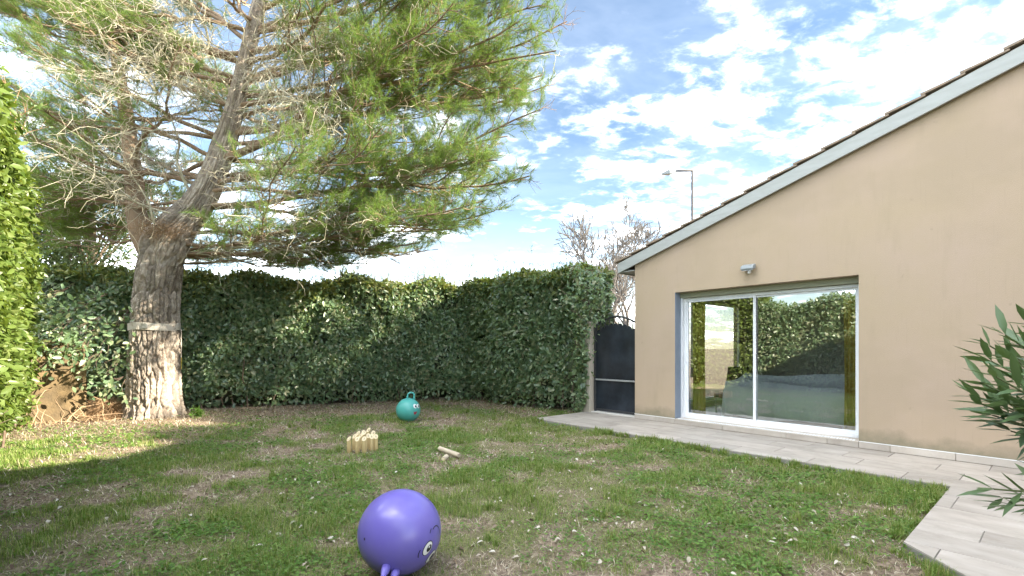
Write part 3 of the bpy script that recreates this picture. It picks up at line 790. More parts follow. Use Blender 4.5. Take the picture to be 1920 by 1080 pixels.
# ------------------------------------------------------------------ hedges
def hedge_leaves(P, Out, L, droop=.35, spread=.55):
    n = len(P)
    N = nrm(Out * 1.0 + np.array((0, 0, .5)) + rng.normal(size=(n, 3)) * spread)
    A = nrm(Out * .35 + rng.normal(size=(n, 3)) * .8 + np.array((0, 0, -droop)))
    ln = L * rng.uniform(.5, 1.35, n)
    return leaf_arr(P, A, N, ln, ln * rng.uniform(.42, .56, n), .10, .16)
def hedge(name, label, t0, n0, t1, n1, h, thick, leafL, dens, matl, outward, seed, lump=.22, end0=False, end1=False, vis=True, hfun=None, group=None, parts=0, bare=.35, rend=0.0, topmat=None):
    """foliage on the garden face, the top and (optionally) the two ends of a clipped hedge"""
    a = W(t0, n0)[:2]; b = W(t1, n1)[:2]
    d = b - a; Lh = np.linalg.norm(d); d /= Lh
    o = np.array((d[1], -d[0]))
    if np.dot(o, outward) < 0: o = -o
    H = (lambda s: h + (fbm(s * .9 + seed, s * 0 + seed, 3) - .5) * .55) if hfun is None else hfun
    root = empty(name, (a[0], a[1], LAWN))
    root['label'] = label; root['category'] = 'hedge'; root['kind'] = 'thing'
    if group: root['group'] = group
    base = np.array((a[0], a[1], LAWN))
    def world(s, off, z):
        return np.stack([a[0] + d[0] * s + o[0] * off, a[1] + d[1] * s + o[1] * off, z], -1)
    o3 = np.array((o[0], o[1], 0.)); d3 = np.array((d[0], d[1], 0.)); up = np.array((0, 0, 1.))
    Ps = []; Os = []
    def bulge(s, z):
        return (fbm(s * 1.1 + seed * 3, z * 1.1 + 7, 4, .55) - .5) * lump * 2 - .28 * np.clip((.7 - (z - LAWN)) / .7, 0, 1) * .6
    # garden face
    N = int(Lh * h * dens)
    s = rng.uniform(0, Lh, N); u = rng.uniform(0, 1, N); hh = H(s); z = LAWN + .06 + u * (hh - .06)
    lowgap = (z - LAWN < bare) & (rng.random(N) < .65)
    dep = np.abs(rng.normal(0, .085, N)) - .10 * (rng.random(N) < .10)
    rnd = np.clip((z - LAWN - (hh - .35)) / .35, 0, 1)         # shoulder rounding
    off = bulge(s, z) - dep - rnd ** 2 * .22
    er = np.clip((s - (Lh - rend)) / max(rend, .01), 0, 1) ** 2 if rend else 0 * s
    off = off - er * rend * .8
    k = ~lowgap & ~((fbm(s * 1.9 + seed * 5, z * 1.9 + 3, 3, .6) > .665) & (rng.random(N) < .75))
    Ps.append(world(s, off, z)[k]); Os.append((nrm(o3[None] + up[None] * (rnd[:, None] * 1.2) + d3[None] * (er[:, None] * 1.6)))[k])
    # top
    N = int(Lh * thick * dens * .8)
    s = rng.uniform(0, Lh, N); q = rng.uniform(0, thick, N); zt = LAWN + H(s) + (fbm(s * 2.2, q * 2.2 + seed, 3) - .5) * .30 - np.abs(rng.normal(0, .08, N)) - .12 * (q < .2)
    Ps.append(world(s, -q, zt)); Os.append(np.repeat(up[None], N, 0))
    # back face, thinner
    N = int(Lh * h * dens * .25)
    s = rng.uniform(0, Lh, N); z = LAWN + rng.uniform(.1, 1, N) * H(s)
    Ps.append(world(s, -thick + rng.uniform(-.05, .1, N), z)); Os.append(np.repeat(-o3[None], N, 0))
    for e, s0, sg in ((end0, 0, -1), (end1, Lh, 1)):
        if not e: continue
        N = int(thick * h * dens)
        q = rng.uniform(0, thick, N); z = LAWN + .06 + rng.uniform(0, 1, N) * (H(np.full(N, s0)) - .06)
        ss = s0 + sg * (bulge(q + 31, z) * .8 - np.abs(rng.normal(0, .10, N)) + .05)
        Ps.append(world(ss, -q, z)); Os.append(np.repeat((d3 * sg)[None], N, 0))
    P = np.concatenate(Ps); O = np.concatenate(Os)
    LV = hedge_leaves(P, O, leafL) - base
    if parts:
        c = LV.mean(1) + base
        px = 960 + c[:, 0] / np.maximum(c[:, 1], .1) * FPX; py = 653 - (c[:, 2] - CAM_H) / np.maximum(c[:, 1], .1) * FPX
        inv = (c[:, 1] > .5) & (px > 2) & (px < 1918) & (py > 2) & (py < 1078)
        ar = np.linalg.norm(LV[:, 3] - LV[:, 0], axis=1) / np.maximum(c[:, 1], .1) * inv
        outer = (c - base)[:, :2] @ o
        ar = ar * (outer > -.10)
        pick = np.argsort(-ar)[:parts]
        sel = np.zeros(len(LV), bool); sel[pick] = True
        for i in pick:
            me = leaf_mesh('leaf', LV[i:i + 1] - LV[i, 0]); me.materials.append(matl)
            ob = link('leaf', me, None, root); ob.location = LV[i, 0]
        LV = LV[~sel]
    if topmat is not None:
        c = LV.mean(1) + base; ss = (c[:, :2] - a) @ d
        hi = (c[:, 2] - LAWN) > H(np.clip(ss, 0, Lh)) - .22 + (fbm(ss * 1.5, c[:, 2] * 1.5, 2) - .5) * .5 + rng.normal(0, .22, len(c))
        f = link('top_growth', leaf_mesh('top_growth', LV[hi]), topmat, root); f['kind'] = 'stuff'
        LV = LV[~hi]
    f = link('foliage', leaf_mesh('foliage', LV), matl, root); f['kind'] = 'stuff'
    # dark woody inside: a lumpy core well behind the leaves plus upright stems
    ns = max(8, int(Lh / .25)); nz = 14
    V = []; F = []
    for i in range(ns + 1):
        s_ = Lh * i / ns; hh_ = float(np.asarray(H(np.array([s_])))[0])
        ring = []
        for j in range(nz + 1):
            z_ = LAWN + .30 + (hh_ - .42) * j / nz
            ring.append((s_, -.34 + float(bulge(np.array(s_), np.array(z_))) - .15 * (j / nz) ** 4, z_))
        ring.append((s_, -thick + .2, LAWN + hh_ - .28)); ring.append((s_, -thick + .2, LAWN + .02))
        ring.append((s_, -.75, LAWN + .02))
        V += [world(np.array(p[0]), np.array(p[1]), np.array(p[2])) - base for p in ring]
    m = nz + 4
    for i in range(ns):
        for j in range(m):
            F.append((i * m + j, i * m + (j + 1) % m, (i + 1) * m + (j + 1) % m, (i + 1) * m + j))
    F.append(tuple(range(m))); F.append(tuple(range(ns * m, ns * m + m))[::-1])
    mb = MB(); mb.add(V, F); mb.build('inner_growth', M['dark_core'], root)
    st = []
    s_ = .15
    while s_ < Lh - .1:
        off_ = rng.uniform(-.7, -.12); p = world(np.array(s_), np.array(off_), np.array(LAWN - .05)) - base
        pts = [p]
        for j in range(5):
            p = p + np.array((*(rng.normal(size=2) * .05), .26)); pts.append(p)
        st.append((pts, np.linspace(.018, .008, 6) * rng.uniform(.6, 1.3), 5))
        for b_ in range(2):
            q0 = pts[rng.integers(1, 5)]; dd = nrm(np.array((*(o * .6 + rng.normal(size=2) * .6), rng.uniform(-.1, .7))))
            st.append(([q0, q0 + dd * .2, q0 + dd * .38 + np.array((0, 0, .06))], [.007, .005, .003], 4))
        s_ += rng.uniform(.10, .24)
    f = link('stems', tubes_mesh('stems', st), M['hedge_stem'], root); f['kind'] = 'stuff'; f.name = 'stem_tangle'
    return root, world, H, Lh

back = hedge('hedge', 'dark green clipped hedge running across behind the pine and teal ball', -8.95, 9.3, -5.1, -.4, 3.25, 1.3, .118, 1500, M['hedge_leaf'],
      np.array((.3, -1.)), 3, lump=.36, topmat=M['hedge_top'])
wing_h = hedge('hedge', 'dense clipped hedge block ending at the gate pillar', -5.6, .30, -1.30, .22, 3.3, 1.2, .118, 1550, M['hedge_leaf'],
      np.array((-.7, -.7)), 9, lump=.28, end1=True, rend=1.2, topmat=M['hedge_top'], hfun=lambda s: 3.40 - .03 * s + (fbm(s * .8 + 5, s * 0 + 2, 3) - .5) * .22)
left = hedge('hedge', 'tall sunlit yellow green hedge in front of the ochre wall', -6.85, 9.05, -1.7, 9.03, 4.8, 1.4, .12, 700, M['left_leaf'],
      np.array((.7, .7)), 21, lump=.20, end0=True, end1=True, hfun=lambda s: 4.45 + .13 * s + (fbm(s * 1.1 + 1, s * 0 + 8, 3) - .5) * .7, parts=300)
rear = hedge('hedge', 'lower hedge continuing the sunlit one, dark green colour standing in for shade', -1.6, 9.0, 9.5, 8.98, 3.0, 1.3, .12, 480, M['hedge_leaf'],
      np.array((.7, .7)), 33, lump=.22, end0=True, end1=True)  # leaf colour differs from the sunlit stretch to stand in for shade
def sprays(root, centres, n, rad, L, matl):
    base = np.array(root.location); Ps = []; it = []
    for c in centres:
        Ps.append(c + rng.normal(size=(n, 3)) * rad)
        for k in range(4):
            e = c + rng.normal(size=3) * rad
            it.append((np.array([c + np.array((-.1, .5, .25)), (c + e) / 2 + np.array((0, .1, .08)), e]) - base, [.008, .006, .003], 4))
    P = np.concatenate(Ps)
    f = link('side_spray', leaf_mesh('side_spray', hedge_leaves(P, np.repeat(np.array([[.5, -.8, 0.]]), len(P), 0), L) - base), matl, root); f['kind'] = 'stuff'
    f = link('side_twig', tubes_mesh('side_twig', it), M['hedge_stem'], root); f['kind'] = 'stuff'
sprays(back[0], [at(x, y, Y) for x, y, Y in ((95, 600, 9.1), (130, 590, 9.2), (165, 610, 9.3), (150, 640, 9.2), (105, 640, 9.0), (190, 640, 9.5), (200, 690, 9.5), (185, 715, 9.5), (215, 600, 9.7), (170, 570, 9.4), (90, 560, 9.0), (225, 660, 9.8), (160, 680, 9.15), (80, 660, 8.9), (100, 620, 8.9), (135, 650, 9.0), (110, 670, 8.9), (210, 730, 9.5))],
       42, np.array((.16, .12, .15)), .12, M['hedge_leaf'])
sprays(wing_h[0], [at(x, y, Y) for x, y, Y in ((1105, 520, 10.1), (1122, 530, 10.0), (1110, 550, 10.0), (1128, 560, 9.95), (1100, 575, 10.0), (1118, 585, 9.95), (1090, 540, 9.95), (1085, 600, 9.95), (1100, 625, 9.95), (1080, 515, 10.2), (1065, 560, 9.9), (1092, 660, 10.0))],
       60, np.array((.11, .12, .12)), .10, M['hedge_leaf'])
# long bare shoots that stick out of the hedge tops
def shoots(root, world, H, s0, s1, n, lo, hi, matl, off=(-1.0, -.1), lean=.25, leafy=True):
    base = np.array(root.location)
    it = []; P = []; A = []
    for k in range(n):
        s = rng.uniform(s0, s1); L = rng.uniform(lo, hi)
        p = world(np.array(s), np.array(rng.uniform(*off)), np.array(LAWN + float(np.asarray(H(np.array([s])))[0]) - .15)) - base
        d = nrm(np.array((rng.normal() * lean, rng.normal() * lean, 1.0)))
        pts = [p]
        for j in range(6):
            d = nrm(d + rng.normal(size=3) * .10); p = p + d * L / 6; pts.append(p)
            if leafy and j > 0:
                for _ in range(2): P.append(p + rng.normal(size=3) * .015); A.append(d * .7 + rdir(1)[0])
        it.append((pts, np.linspace(.007, .002, 7), 4))
        for b in range(2):
            q = pts[rng.integers(2, 6)]; dd = nrm(d + rng.normal(size=3) * .6)
            it.append(([q, q + dd * L * .12, q + dd * L * .24], [.004, .003, .0015], 3))
    o = link('shoots', tubes_mesh('shoots', it), matl, root); o['kind'] = 'stuff'; o.name = 'shoot_tangle'
    if P:
        P = np.array(P); A = np.array(A); L = rng.uniform(.03, .06, len(P))
        f = link('shoot_leaf', leaf_mesh('shoot_leaf', leaf_arr(P, A, rdir(len(P)), L, L * .45)), M['hedge_leaf'], root); f['kind'] = 'stuff'
shoots(back[0], back[1], back[2], 5.5, 10.0, 70, .4, 1.1, M['greytwig'])
shoots(back[0], back[1], back[2], .5, 10.0, 150, .25, .55, M['hedge_stem'], lean=.5)
shoots(wing_h[0], wing_h[1], wing_h[2], .2, 3.6, 40, .3, .8, M['greytwig'])
M['redtwig'] = mat('new_shoot', (.36,.20,.11), .7, .3)
shoots(left[0], left[1], left[2], .1, 3.8, 22, .4, 1.0, M['redtwig'], off=(-.5, .1), lean=.55)

# ------------------------------------------------------------------ pine tree
def bark_cells(u, v, nu):
    """F2-F1 of a jittered cell pattern, periodic in u"""
    ui = np.floor(u).astype(int); vi = np.floor(v).astype(int)
    f1 = np.full(u.shape, 9.); f2 = np.full(u.shape, 9.); idv = np.zeros(u.shape)
    for du in (-1, 0, 1):
        for dv in (-1, 0, 1):
            cu = (ui + du) % nu; cv = vi + dv
            jx = TAB[(cu * 7 + 3) % 256, (cv * 13 + 5) % 256]; jy = TAB[(cu * 11 + 90) % 256, (cv * 5 + 40) % 256]
            dd = np.hypot(u - (ui + du + .15 + .7 * jx), (v - (cv + .15 + .7 * jy)))
            c = dd < f1
            f2 = np.where(c, f1, np.minimum(f2, dd)); idv = np.where(c, TAB[(cu * 3 + 1) % 256, (cv * 17 + 2) % 256], idv); f1 = np.where(c, dd, f1)
    return f2 - f1, idv
TREE_Y = 10.25
def tp(x, y, Y=TREE_Y): return at(x, y, Y)
def make_pine():
    base = tp(290, 0); base = np.array((base[0], TREE_Y, LAWN))
    root = empty('pine_tree', base)
    tag(root, 'big old pine with thick cracked trunk and wide needle crown above the lawn', 'tree')
    # trunk spine (pixel x, pixel y, pixel width)
    sp = [(286, 812, 150), (288, 785, 122), (290, 740, 107), (290, 680, 103), (291, 612, 100), (294, 550, 93), (300, 505, 94), (312, 462, 96), (335, 425, 84), (366, 392, 70),
          (392, 350, 60), (411, 300, 53), (430, 245, 47), (445, 195, 42), (462, 100, 36), (488, 0, 33), (520, -120, 26), (545, -300, 18), (560, -430, 8)]
    sx = np.array([tp(a, b) for a, b, w in sp]); sr = np.array([w * TREE_Y / FPX * .5 * .72 for a, b, w in sp])
    q = np.concatenate([[0], np.cumsum(np.linalg.norm(np.diff(sx, axis=0), axis=1))])
    dense = np.concatenate([np.linspace(0, 5.6, 330), np.linspace(5.65, q[-1], 90)])
    P = np.stack([np.interp(dense, q, sx[:, k]) for k in range(3)], -1)
    ker = np.hanning(27); ker /= ker.sum()
    for k in range(3):
        pad = np.concatenate([np.full(13, P[0, k]), P[:, k], np.full(13, P[-1, k])])
        P[:, k] = np.convolve(pad, ker, 'valid')
    r = np.interp(dense, q, sr)
    T, Nn, B = frames(P)
    nu = 250
    a = np.arange(nu) * 2 * math.pi / nu
    A_, D_ = np.meshgrid(a, dense)
    zrel = D_
    cu = 30
    warp = (fbm(A_ * 2.2, D_ * 2.5, 3) - .5)
    u = A_ / (2 * math.pi) * cu + warp * .9
    c1, id1 = bark_cells(np.mod(u, cu), D_ / .62 + (fbm(A_ * 3, D_ * 1.5, 2) - .5) * .8, cu)
    c2, id2 = bark_cells(np.mod(A_ / (2 * math.pi) * 47 + warp * 2.2, 47), D_ / .15, 47)
    amp = np.interp(dense, [0, 1.6, 3.2, 5.0, 8], [.070, .064, .052, .032, .012])[:, None]
    crack = np.clip((c1 - .03) / .20, 0, 1)
    disp = (crack - .6) * amp + (np.clip(c2 / .4, 0, 1) - .5) * amp * .28 + (id1 - .5) * amp * .45 + (fbm(A_ * 11, D_ * 26, 3, .7) - .5) * amp * .55
    flare = .26 * np.exp(-np.clip(D_ - .25, 0, None) / .26) * (1 + .7 * np.cos(A_ * 5 + .7) + .4 * np.cos(A_ * 9))
    knob = .05 * np.exp(-((D_ - 4.05) / .35) ** 2) * np.cos(A_ * 3 + 1)
    Rr = r[:, None] * (1 + flare * .6) + disp + knob + (fbm(A_ * 1.3 + 5, D_ * 1.2, 2) - .5) * .05
    Rr[:, -1:] = Rr[:, -1:]
    V = P[:, None] + Rr[..., None] * (np.cos(a)[None, :, None] * Nn[:, None] + np.sin(a)[None, :, None] * B[:, None])
    n = len(dense)
    i = np.arange(n - 1)[:, None] * nu; k = np.arange(nu)[None]; k2 = (k + 1) % nu
    F = np.stack([i + k, i + k2, i + nu + k2, i + nu + k], -1).reshape(-1, 4)
    me = mesh_np('trunk', V.reshape(-1, 3) - base, F, np.full(len(F), 4), True)
    ida = me.attributes.new('plate', 'FLOAT', 'POINT'); ida.data.foreach_set('value', id1.ravel().astype(np.float32))
    m = M['bark']; nt = m.node_tree; bs = nt.nodes['Principled BSDF']
    src = bs.inputs['Base Color'].links[0].from_socket
    at_ = nt.nodes.new('ShaderNodeAttribute'); at_.attribute_name = 'plate'
    hv = nt.nodes.new('ShaderNodeHueSaturation'); nt.links.new(src, hv.inputs['Color'])
    mr = nt.nodes.new('ShaderNodeMapRange'); nt.links.new(at_.outputs['Fac'], mr.inputs[0]); mr.inputs[3].default_value = .62; mr.inputs[4].default_value = 1.3
    nt.links.new(mr.outputs[0], hv.inputs['Value']); nt.links.new(hv.outputs[0], bs.inputs['Base Color'])
    link('trunk', me, m, root)
    spine = lambda y: np.array([np.interp(y, dense, P[:, k]) for k in range(3)])
    zof = P[:, 2]
    def on_trunk(z): return np.array([np.interp(z, zof, P[:, 0]), np.interp(z, zof, P[:, 1]), z])

    twigs = []; dead = []; tuftP = []; tuftD = []
    def curve(S, E, n=12, sag=0.0, wob=.05):
        S = np.asarray(S, float); E = np.asarray(E, float); L = np.linalg.norm(E - S)
        u = np.linspace(0, 1, n)[:, None]
        pts = S + (E - S) * u
        pts[:, 2] += -sag * L * 4 * (u[:, 0] * (1 - u[:, 0]))
        ph = rng.uniform(0, 6.28, 3); fr = rng.uniform(1.2, 3.2, 3)
        for k in range(3):
            pts[:, k] += np.sin(u[:, 0] * fr[k] * math.pi + ph[k]) * wob * L * .5 * np.sin(u[:, 0] * math.pi) + rng.normal(size=n) * .006 * L * np.sin(u[:, 0] * math.pi)
        return pts
    def add_tufts(p, d, k):
        for _ in range(k):
            tuftP.append(p + rng.normal(size=3) * .03); tuftD.append(nrm(d + rng.normal(size=3) * .35 + np.array((0, 0, .18))))
    def twig_system(pts, s_from, green=1.0, dens=1.0, deadfrac=.3, lscale=1.0):
        L = np.linalg.norm(np.diff(pts, axis=0), axis=1).sum()
        Tn = nrm(np.gradient(pts, axis=0))
        n2 = int(L * (1 - s_from) / .20 * dens)
        side = 1
        for s in np.sort(rng.uniform(s_from, 1.0, n2)):
            i = s * (len(pts) - 1); i0 = min(int(i), len(pts) - 2); p = pts[i0] + (pts[i0 + 1] - pts[i0]) * (i - i0); t = Tn[i0]
            lat = nrm(np.cross(t, np.array((0, 0, 1.0)))) * side; side = -side
            d = nrm(t * rng.uniform(.7, 1.2) + lat * rng.uniform(.4, 1.1) + np.array((0, 0, rng.uniform(-.25, .45))))
            l2 = (.35 + (1 - s) * L * .30) * rng.uniform(.6, 1.2) * lscale
            l2 = min(l2, 2.0)
            isdead = rng.random() < (deadfrac * (1.25 - s) if s > .36 else .86)
            c = curve(p, p + d * l2 + np.array((0, 0, rng.uniform(.0, .22) * l2 * (0 if isdead else 1))), 7, rng.uniform(-.02, .06), .14)
            r0 = .005 + .007 * l2
            (dead if isdead else twigs).append((c, np.linspace(r0, .003, 7), 4))
            if isdead:
                for _ in range(int(2 + l2 * 3)):
                    q = c[rng.integers(1, 7)]; dd = nrm(d + rng.normal(size=3) * .7); l3 = rng.uniform(.15, .45)
                    dead.append((curve(q, q + dd * l3, 5, 0, .22), np.linspace(.0045, .002, 5), 3))
                continue
            T2 = nrm(np.gradient(c, axis=0))
            n3 = int(3 + l2 * 6)
            for s3 in np.sort(rng.uniform(.25, 1, n3)):
                j = s3 * 6; j0 = min(int(j), 5); q = c[j0] + (c[j0 + 1] - c[j0]) * (j - j0)
                dd = nrm(T2[j0] + rng.normal(size=3) * .55 + np.array((0, 0, .22))); l3 = rng.uniform(.14, .38)
                e = q + dd * l3
                twigs.append(([q, (q + e) / 2 + rng.normal(size=3) * .012, e], [.004, .0035, .0025], 3))
                if rng.random() < green: add_tufts(e, dd, 1)
                if rng.random() < green * .5: add_tufts((q + e) / 2, dd, 1)
            add_tufts(c[-1], T2[-1], 2 if green > .3 else 0)
    def primary(S, E, r0, s_from=.3, green=1., dens=1., sag=.03, deadfrac=.3, wob=.05, fork=True, lscale=1.0):
        pts = curve(S, E, 16, sag, wob)
        me = tubes_mesh('branch', [(pts - base, np.linspace(r0, .012, 16), 8)])
        link('branch', me, M['branch'], root)
        twig_system(pts, s_from, green, dens, deadfrac, lscale)
        if fork:
            L = np.linalg.norm(pts[-1] - pts[0])
            for s in (.38, .55, .72):
                i = int(s * 15); t = nrm(pts[i + 1] - pts[i]); lat = nrm(np.cross(t, (0, 0, 1.))) * rng.choice([-1, 1])
                d = nrm(t + lat * rng.uniform(.35, .7) + np.array((0, 0, rng.uniform(-.1, .3))))
                l = L * (1 - s) * rng.uniform(.65, .95)
                c = curve(pts[i], pts[i] + d * l, 10, .03, .1)
                twigs.append((c, np.linspace(r0 * (1 - s) * .75, .008, 10), 6))
                twig_system(c, .2, green, dens, deadfrac, lscale)
    # branches reaching right over the lawn: start pixel y on the trunk, end pixel and depth
    RB = [(300, 945, 40, 8.6, .085), (250, 860, 85, 9.6, .07), (345, 985, 205, 9.2, .06), (300, 925, 255, 10.6, .055), (385, 965, 330, 9.6, .06),
          (415, 900, 395, 10.3, .05), (440, 820, 430, 9.4, .045), (470, 760, 455, 10.8, .04), (480, 640, 470, 11.2, .035),
          (200, 1015, 95, 8.9, .06), (150, 985, 10, 9.4, .06), (100, 1000, -60, 8.3, .06), (60, 900, -90, 9.8, .06), (20, 800, -120, 9.6, .05),
          (150, 800, 20, 11.5, .05), (220, 760, 120, 12.0, .05), (330, 780, 260, 12.5, .05), (390, 800, 350, 12.3, .045), (120, 700, -40, 8.0, .05),
          (60, 980, -190, 10.0, .06), (-40, 880, -260, 9.0, .06), (-40, 700, -300, 11.0, .05), (270, 990, 140, 10.4, .05), (360, 905, 300, 8.8, .05), (180, 1035, 40, 10.2, .05), (240, 1000, 160, 11.4, .045), (470, 860, 420, 11.6, .035), (490, 560, 492, 12.6, .03), (480, 760, 470, 13.2, .035), (470, 480, 470, 13.4, .03), (455, 880, 375, 8.4, .04), (160, 640, 60, 12.6, .045)]
    for (ys, ex, ey, eY, r0) in RB:
        z = CAM_H + (653 - ys) / FPX * TREE_Y
        primary(on_trunk(z), at(ex + 28, ey, eY), r0, .10, .85, 1.35, rng.uniform(.0, .05), .30)
    # left, back and towards the viewer
    LB = [(385, 75, 368, 10.6, .06, .35), (350, 20, 250, 9.4, .05, .5), (300, 90, 140, 9.0, .05, .6), (260, 10, 60, 9.8, .05, .7), (300, 130, 300, 13.5, .05, .9), (330, 60, 330, 13.0, .05, .95),
          (200, 100, 20, 12.5, .05, .9), (150, -60, -40, 10.5, .05, .9), (120, 40, -80, 12.0, .05, .9), (80, 220, -160, 12.5, .05, .9), (160, 260, 40, 13.8, .05, .9), (240, 420, 150, 14.2, .05, .9),
          (220, 560, 200, 14.0, .05, .9), (330, 480, 330, 13.5, .045, .8), (60, 420, -100, 13.0, .05, .9), (0, 120, -260, 10.0, .05, .9), (-60, 360, -300, 8.5, .05, .9), (400, 150, 420, 13.6, .045, .9),
          (390, 200, 350, 13.0, .04, .9), (470, 420, 480, 13.6, .03, .9), (420, 120, 440, 12.4, .035, .9), (360, 30, 400, 11.8, .04, .9), (0, 560, -200, 13.0, .05, .9), (60, 60, -60, 8.6, .045, .8), (100, 0, 20, 11.5, .05, .95), (120, 130, -30, 13.2, .05, .95), (60, 250, -60, 11.6, .05, .95), (40, 340, -60, 8.2, .04, .6), (200, 330, 90, 14.5, .05, .95), (150, 60, 90, 13.6, .05, .95), (260, 40, 190, 13.6, .05, .95), (330, 140, 230, 14.2, .05, .95)]
    for (ys, ex, ey, eY, r0, g) in LB:
        z = CAM_H + (653 - ys) / FPX * TREE_Y
        primary(on_trunk(z), at(ex, ey, eY), r0, .30, min(1, g + .15), 1.15, .03, .15)
    # second stem on the left of the fork
    st = np.array([tp(306, 520, 10.25), tp(286, 478, 10.3), tp(266, 440, 10.42), tp(256, 400, 10.55), tp(250, 320, 10.7), tp(238, 220, 10.9), tp(215, 90, 11.1), tp(190, -60, 11.3), tp(160, -240, 11.5)])
    link('branch', tubes_mesh('branch', [(st - base, [.16, .25, .23, .20, .17, .14, .11, .08, .03], 12)]), M['branch'], root)
    for k in range(7):
        p = st[rng.integers(4, 9)]; d = nrm(np.array((rng.normal(), rng.normal() * .8 + .5, rng.uniform(.1, .6))))
        primary(p, p + d * rng.uniform(2.2, 3.6), .045, .3, .9, 1.0, .03, .35, fork=False)
    # dead, sunlit inner branches in front of the stem
    DB = [(345, 390, 300, 175, 9.7, .040), (300, 178, 150, 10, 9.0, .026), (300, 178, 235, 60, 8.8, .022), (305, 200, 210, 170, 8.7, .018), (300, 178, 360, 40, 8.8, .02), (312, 240, 200, 250, 8.9, .015),
          (290, 420, 235, 300, 9.2, .022), (300, 440, 180, 330, 9.1, .018), (320, 400, 110, 290, 9.0, .018), (440, 200, 395, 95, 9.7, .045), (395, 95, 350, -30, 9.4, .03), (395, 95, 260, -20, 9.0, .02),
          (445, 180, 520, 60, 9.0, .03), (520, 60, 560, -20, 8.6, .02), (450, 150, 600, 120, 8.9, .024), (455, 120, 560, 190, 8.6, .02), (470, 80, 620, 40, 8.7, .02), (440, 210, 590, 250, 8.8, .018),
          (425, 260, 330, 160, 9.2, .018), (430, 250, 300, 90, 9.2, .02), (410, 310, 560, 330, 8.9, .018), (400, 340, 620, 370, 9.2, .016), (380, 400, 540, 440, 9.2, .016),
          (440, 200, 250, 110, 9.0, .02), (455, 130, 330, 10, 8.9, .02), (470, 60, 420, -60, 9.0, .02), (450, 170, 640, 190, 8.9, .02), (300, 178, 90, 120, 8.7, .018), (250, 330, 110, 210, 9.6, .018)]
    for (x0, y0, x1, y1, Y1, r0) in DB:
        z = CAM_H + (653 - y0) / FPX * TREE_Y
        S = on_trunk(z) if abs(np.interp(y0, [p[1] for p in sp[::-1]], [p[0] for p in sp[::-1]]) - x0) < 30 else at(x0, y0, 9.75)
        c = curve(S, at(x1, y1, Y1), 14, rng.uniform(-.05, .04), .10)
        dead.append((c, np.linspace(r0, .006, 14), 6))
        Lc = np.linalg.norm(c[-1] - c[0])
        tt = nrm(np.gradient(c, axis=0))
        for _ in range(int(9 + Lc * 10)):
            i = rng.integers(3, 14); d = nrm(tt[i] * .5 + rng.normal(size=3) * .65 + np.array((0, -.1, -.05))); l = rng.uniform(.35, 1.1)
            e = c[i] + d * l + np.array((0, 0, -.45 * l))
            q = curve(c[i], e, 8, rng.uniform(-.12, .05), .20)
            dead.append((q, np.linspace(.006, .0025, 8), 4))
            for _ in range(rng.integers(2, 5)):
                j = rng.integers(2, 8); d2 = nrm(d + rng.normal(size=3) * .75 + np.array((0, 0, -.2))); l2 = rng.uniform(.15, .5)
                dead.append((curve(q[j], q[j] + d2 * l2, 5, -.05, .25), np.linspace(.004, .0018, 5), 3))
    o = link('twigs', tubes_mesh('twigs', [(np.asarray(p) - base, r_, s_) for p, r_, s_ in twigs]), M['branch'], root); o['kind'] = 'stuff'; o.name = 'live_twig_mass'
    o = link('twigs', tubes_mesh('twigs', [(np.asarray(p) - base, r_, s_) for p, r_, s_ in dead]), M['twig'], root); o['kind'] = 'stuff'; o.name = 'dead_twig_mass'
    # needles
    TP = np.array(tuftP); TDr = np.array(tuftD)
    # never let foliage hang in front of the house side of the crown's outline
    PX = 960 + TP[:, 0] / TP[:, 1] * FPX; PY = 653 - (TP[:, 2] - CAM_H) / TP[:, 1] * FPX
    lim = np.interp(PY, [-400, -100, 0, 100, 180, 200, 330, 390, 440, 470, 520], [1075, 1075, 1058, 1048, 1035, 1005, 1000, 965, 880, 770, 560])
    k = (PX < lim) & (TP[:, 1] > 5.5)
    TP = TP[k]; TDr = TDr[k]
    K = 44
    n = len(TP)
    D = nrm(np.repeat(TDr, K, 0) + rng.normal(size=(n * K, 3)) * .62)
    ln = rng.uniform(.10, .20, n * K)[:, None]
    Pb = np.repeat(TP, K, 0) - D * .02 + np.repeat(TDr, K, 0) * rng.uniform(-.16, .06, (n * K, 1))
    S = nrm(np.cross(D, rdir(n * K))) * .0018
    E = Pb + D * ln + np.array((0, 0, -.012))
    V = np.stack([Pb - S, Pb + S, E], 1).reshape(-1, 3) - base
    # colour by tuft: link the needles of one tuft through a shared attribute
    me = mesh_np('needles', V, np.arange(len(V)), np.full(n * K, 3))
    o = link('needles', me, M['needle'], root); o['kind'] = 'stuff'; o.name = 'needle_foliage'
    print('TUFTS', n, 'tris', n * K, 'twigs', len(twigs), 'dead', len(dead))
    # hairy patch of caught needles in the fork
    c = np.array(tp(300, 432, 9.85)); n = 1500
    Pq = c + rng.normal(size=(n, 3)) * np.array((.26, .12, .10)) + np.array((0, .0, 0))
    Dq = nrm(rng.normal(size=(n, 3)) + np.array((0, -.4, -.3)))
    S = nrm(np.cross(Dq, rdir(n))) * .003
    V = np.stack([Pq - S, Pq + S, Pq + Dq * rng.uniform(.08, .18, (n, 1))], 1).reshape(-1, 3) - base
    o = link('caught_needles', mesh_np('caught_needles', V, np.arange(3 * n), np.full(n, 3)), M['dry_needle'], root); o['kind'] = 'stuff'
    return base, P, r, dense
def id_off(A):
    k = np.floor(A / (2 * math.pi) * 17)
    return TAB[(k.astype(int) * 5) % 256, 12] * 1.0
pine_base, pine_P, pine_r, pine_q = make_pine()

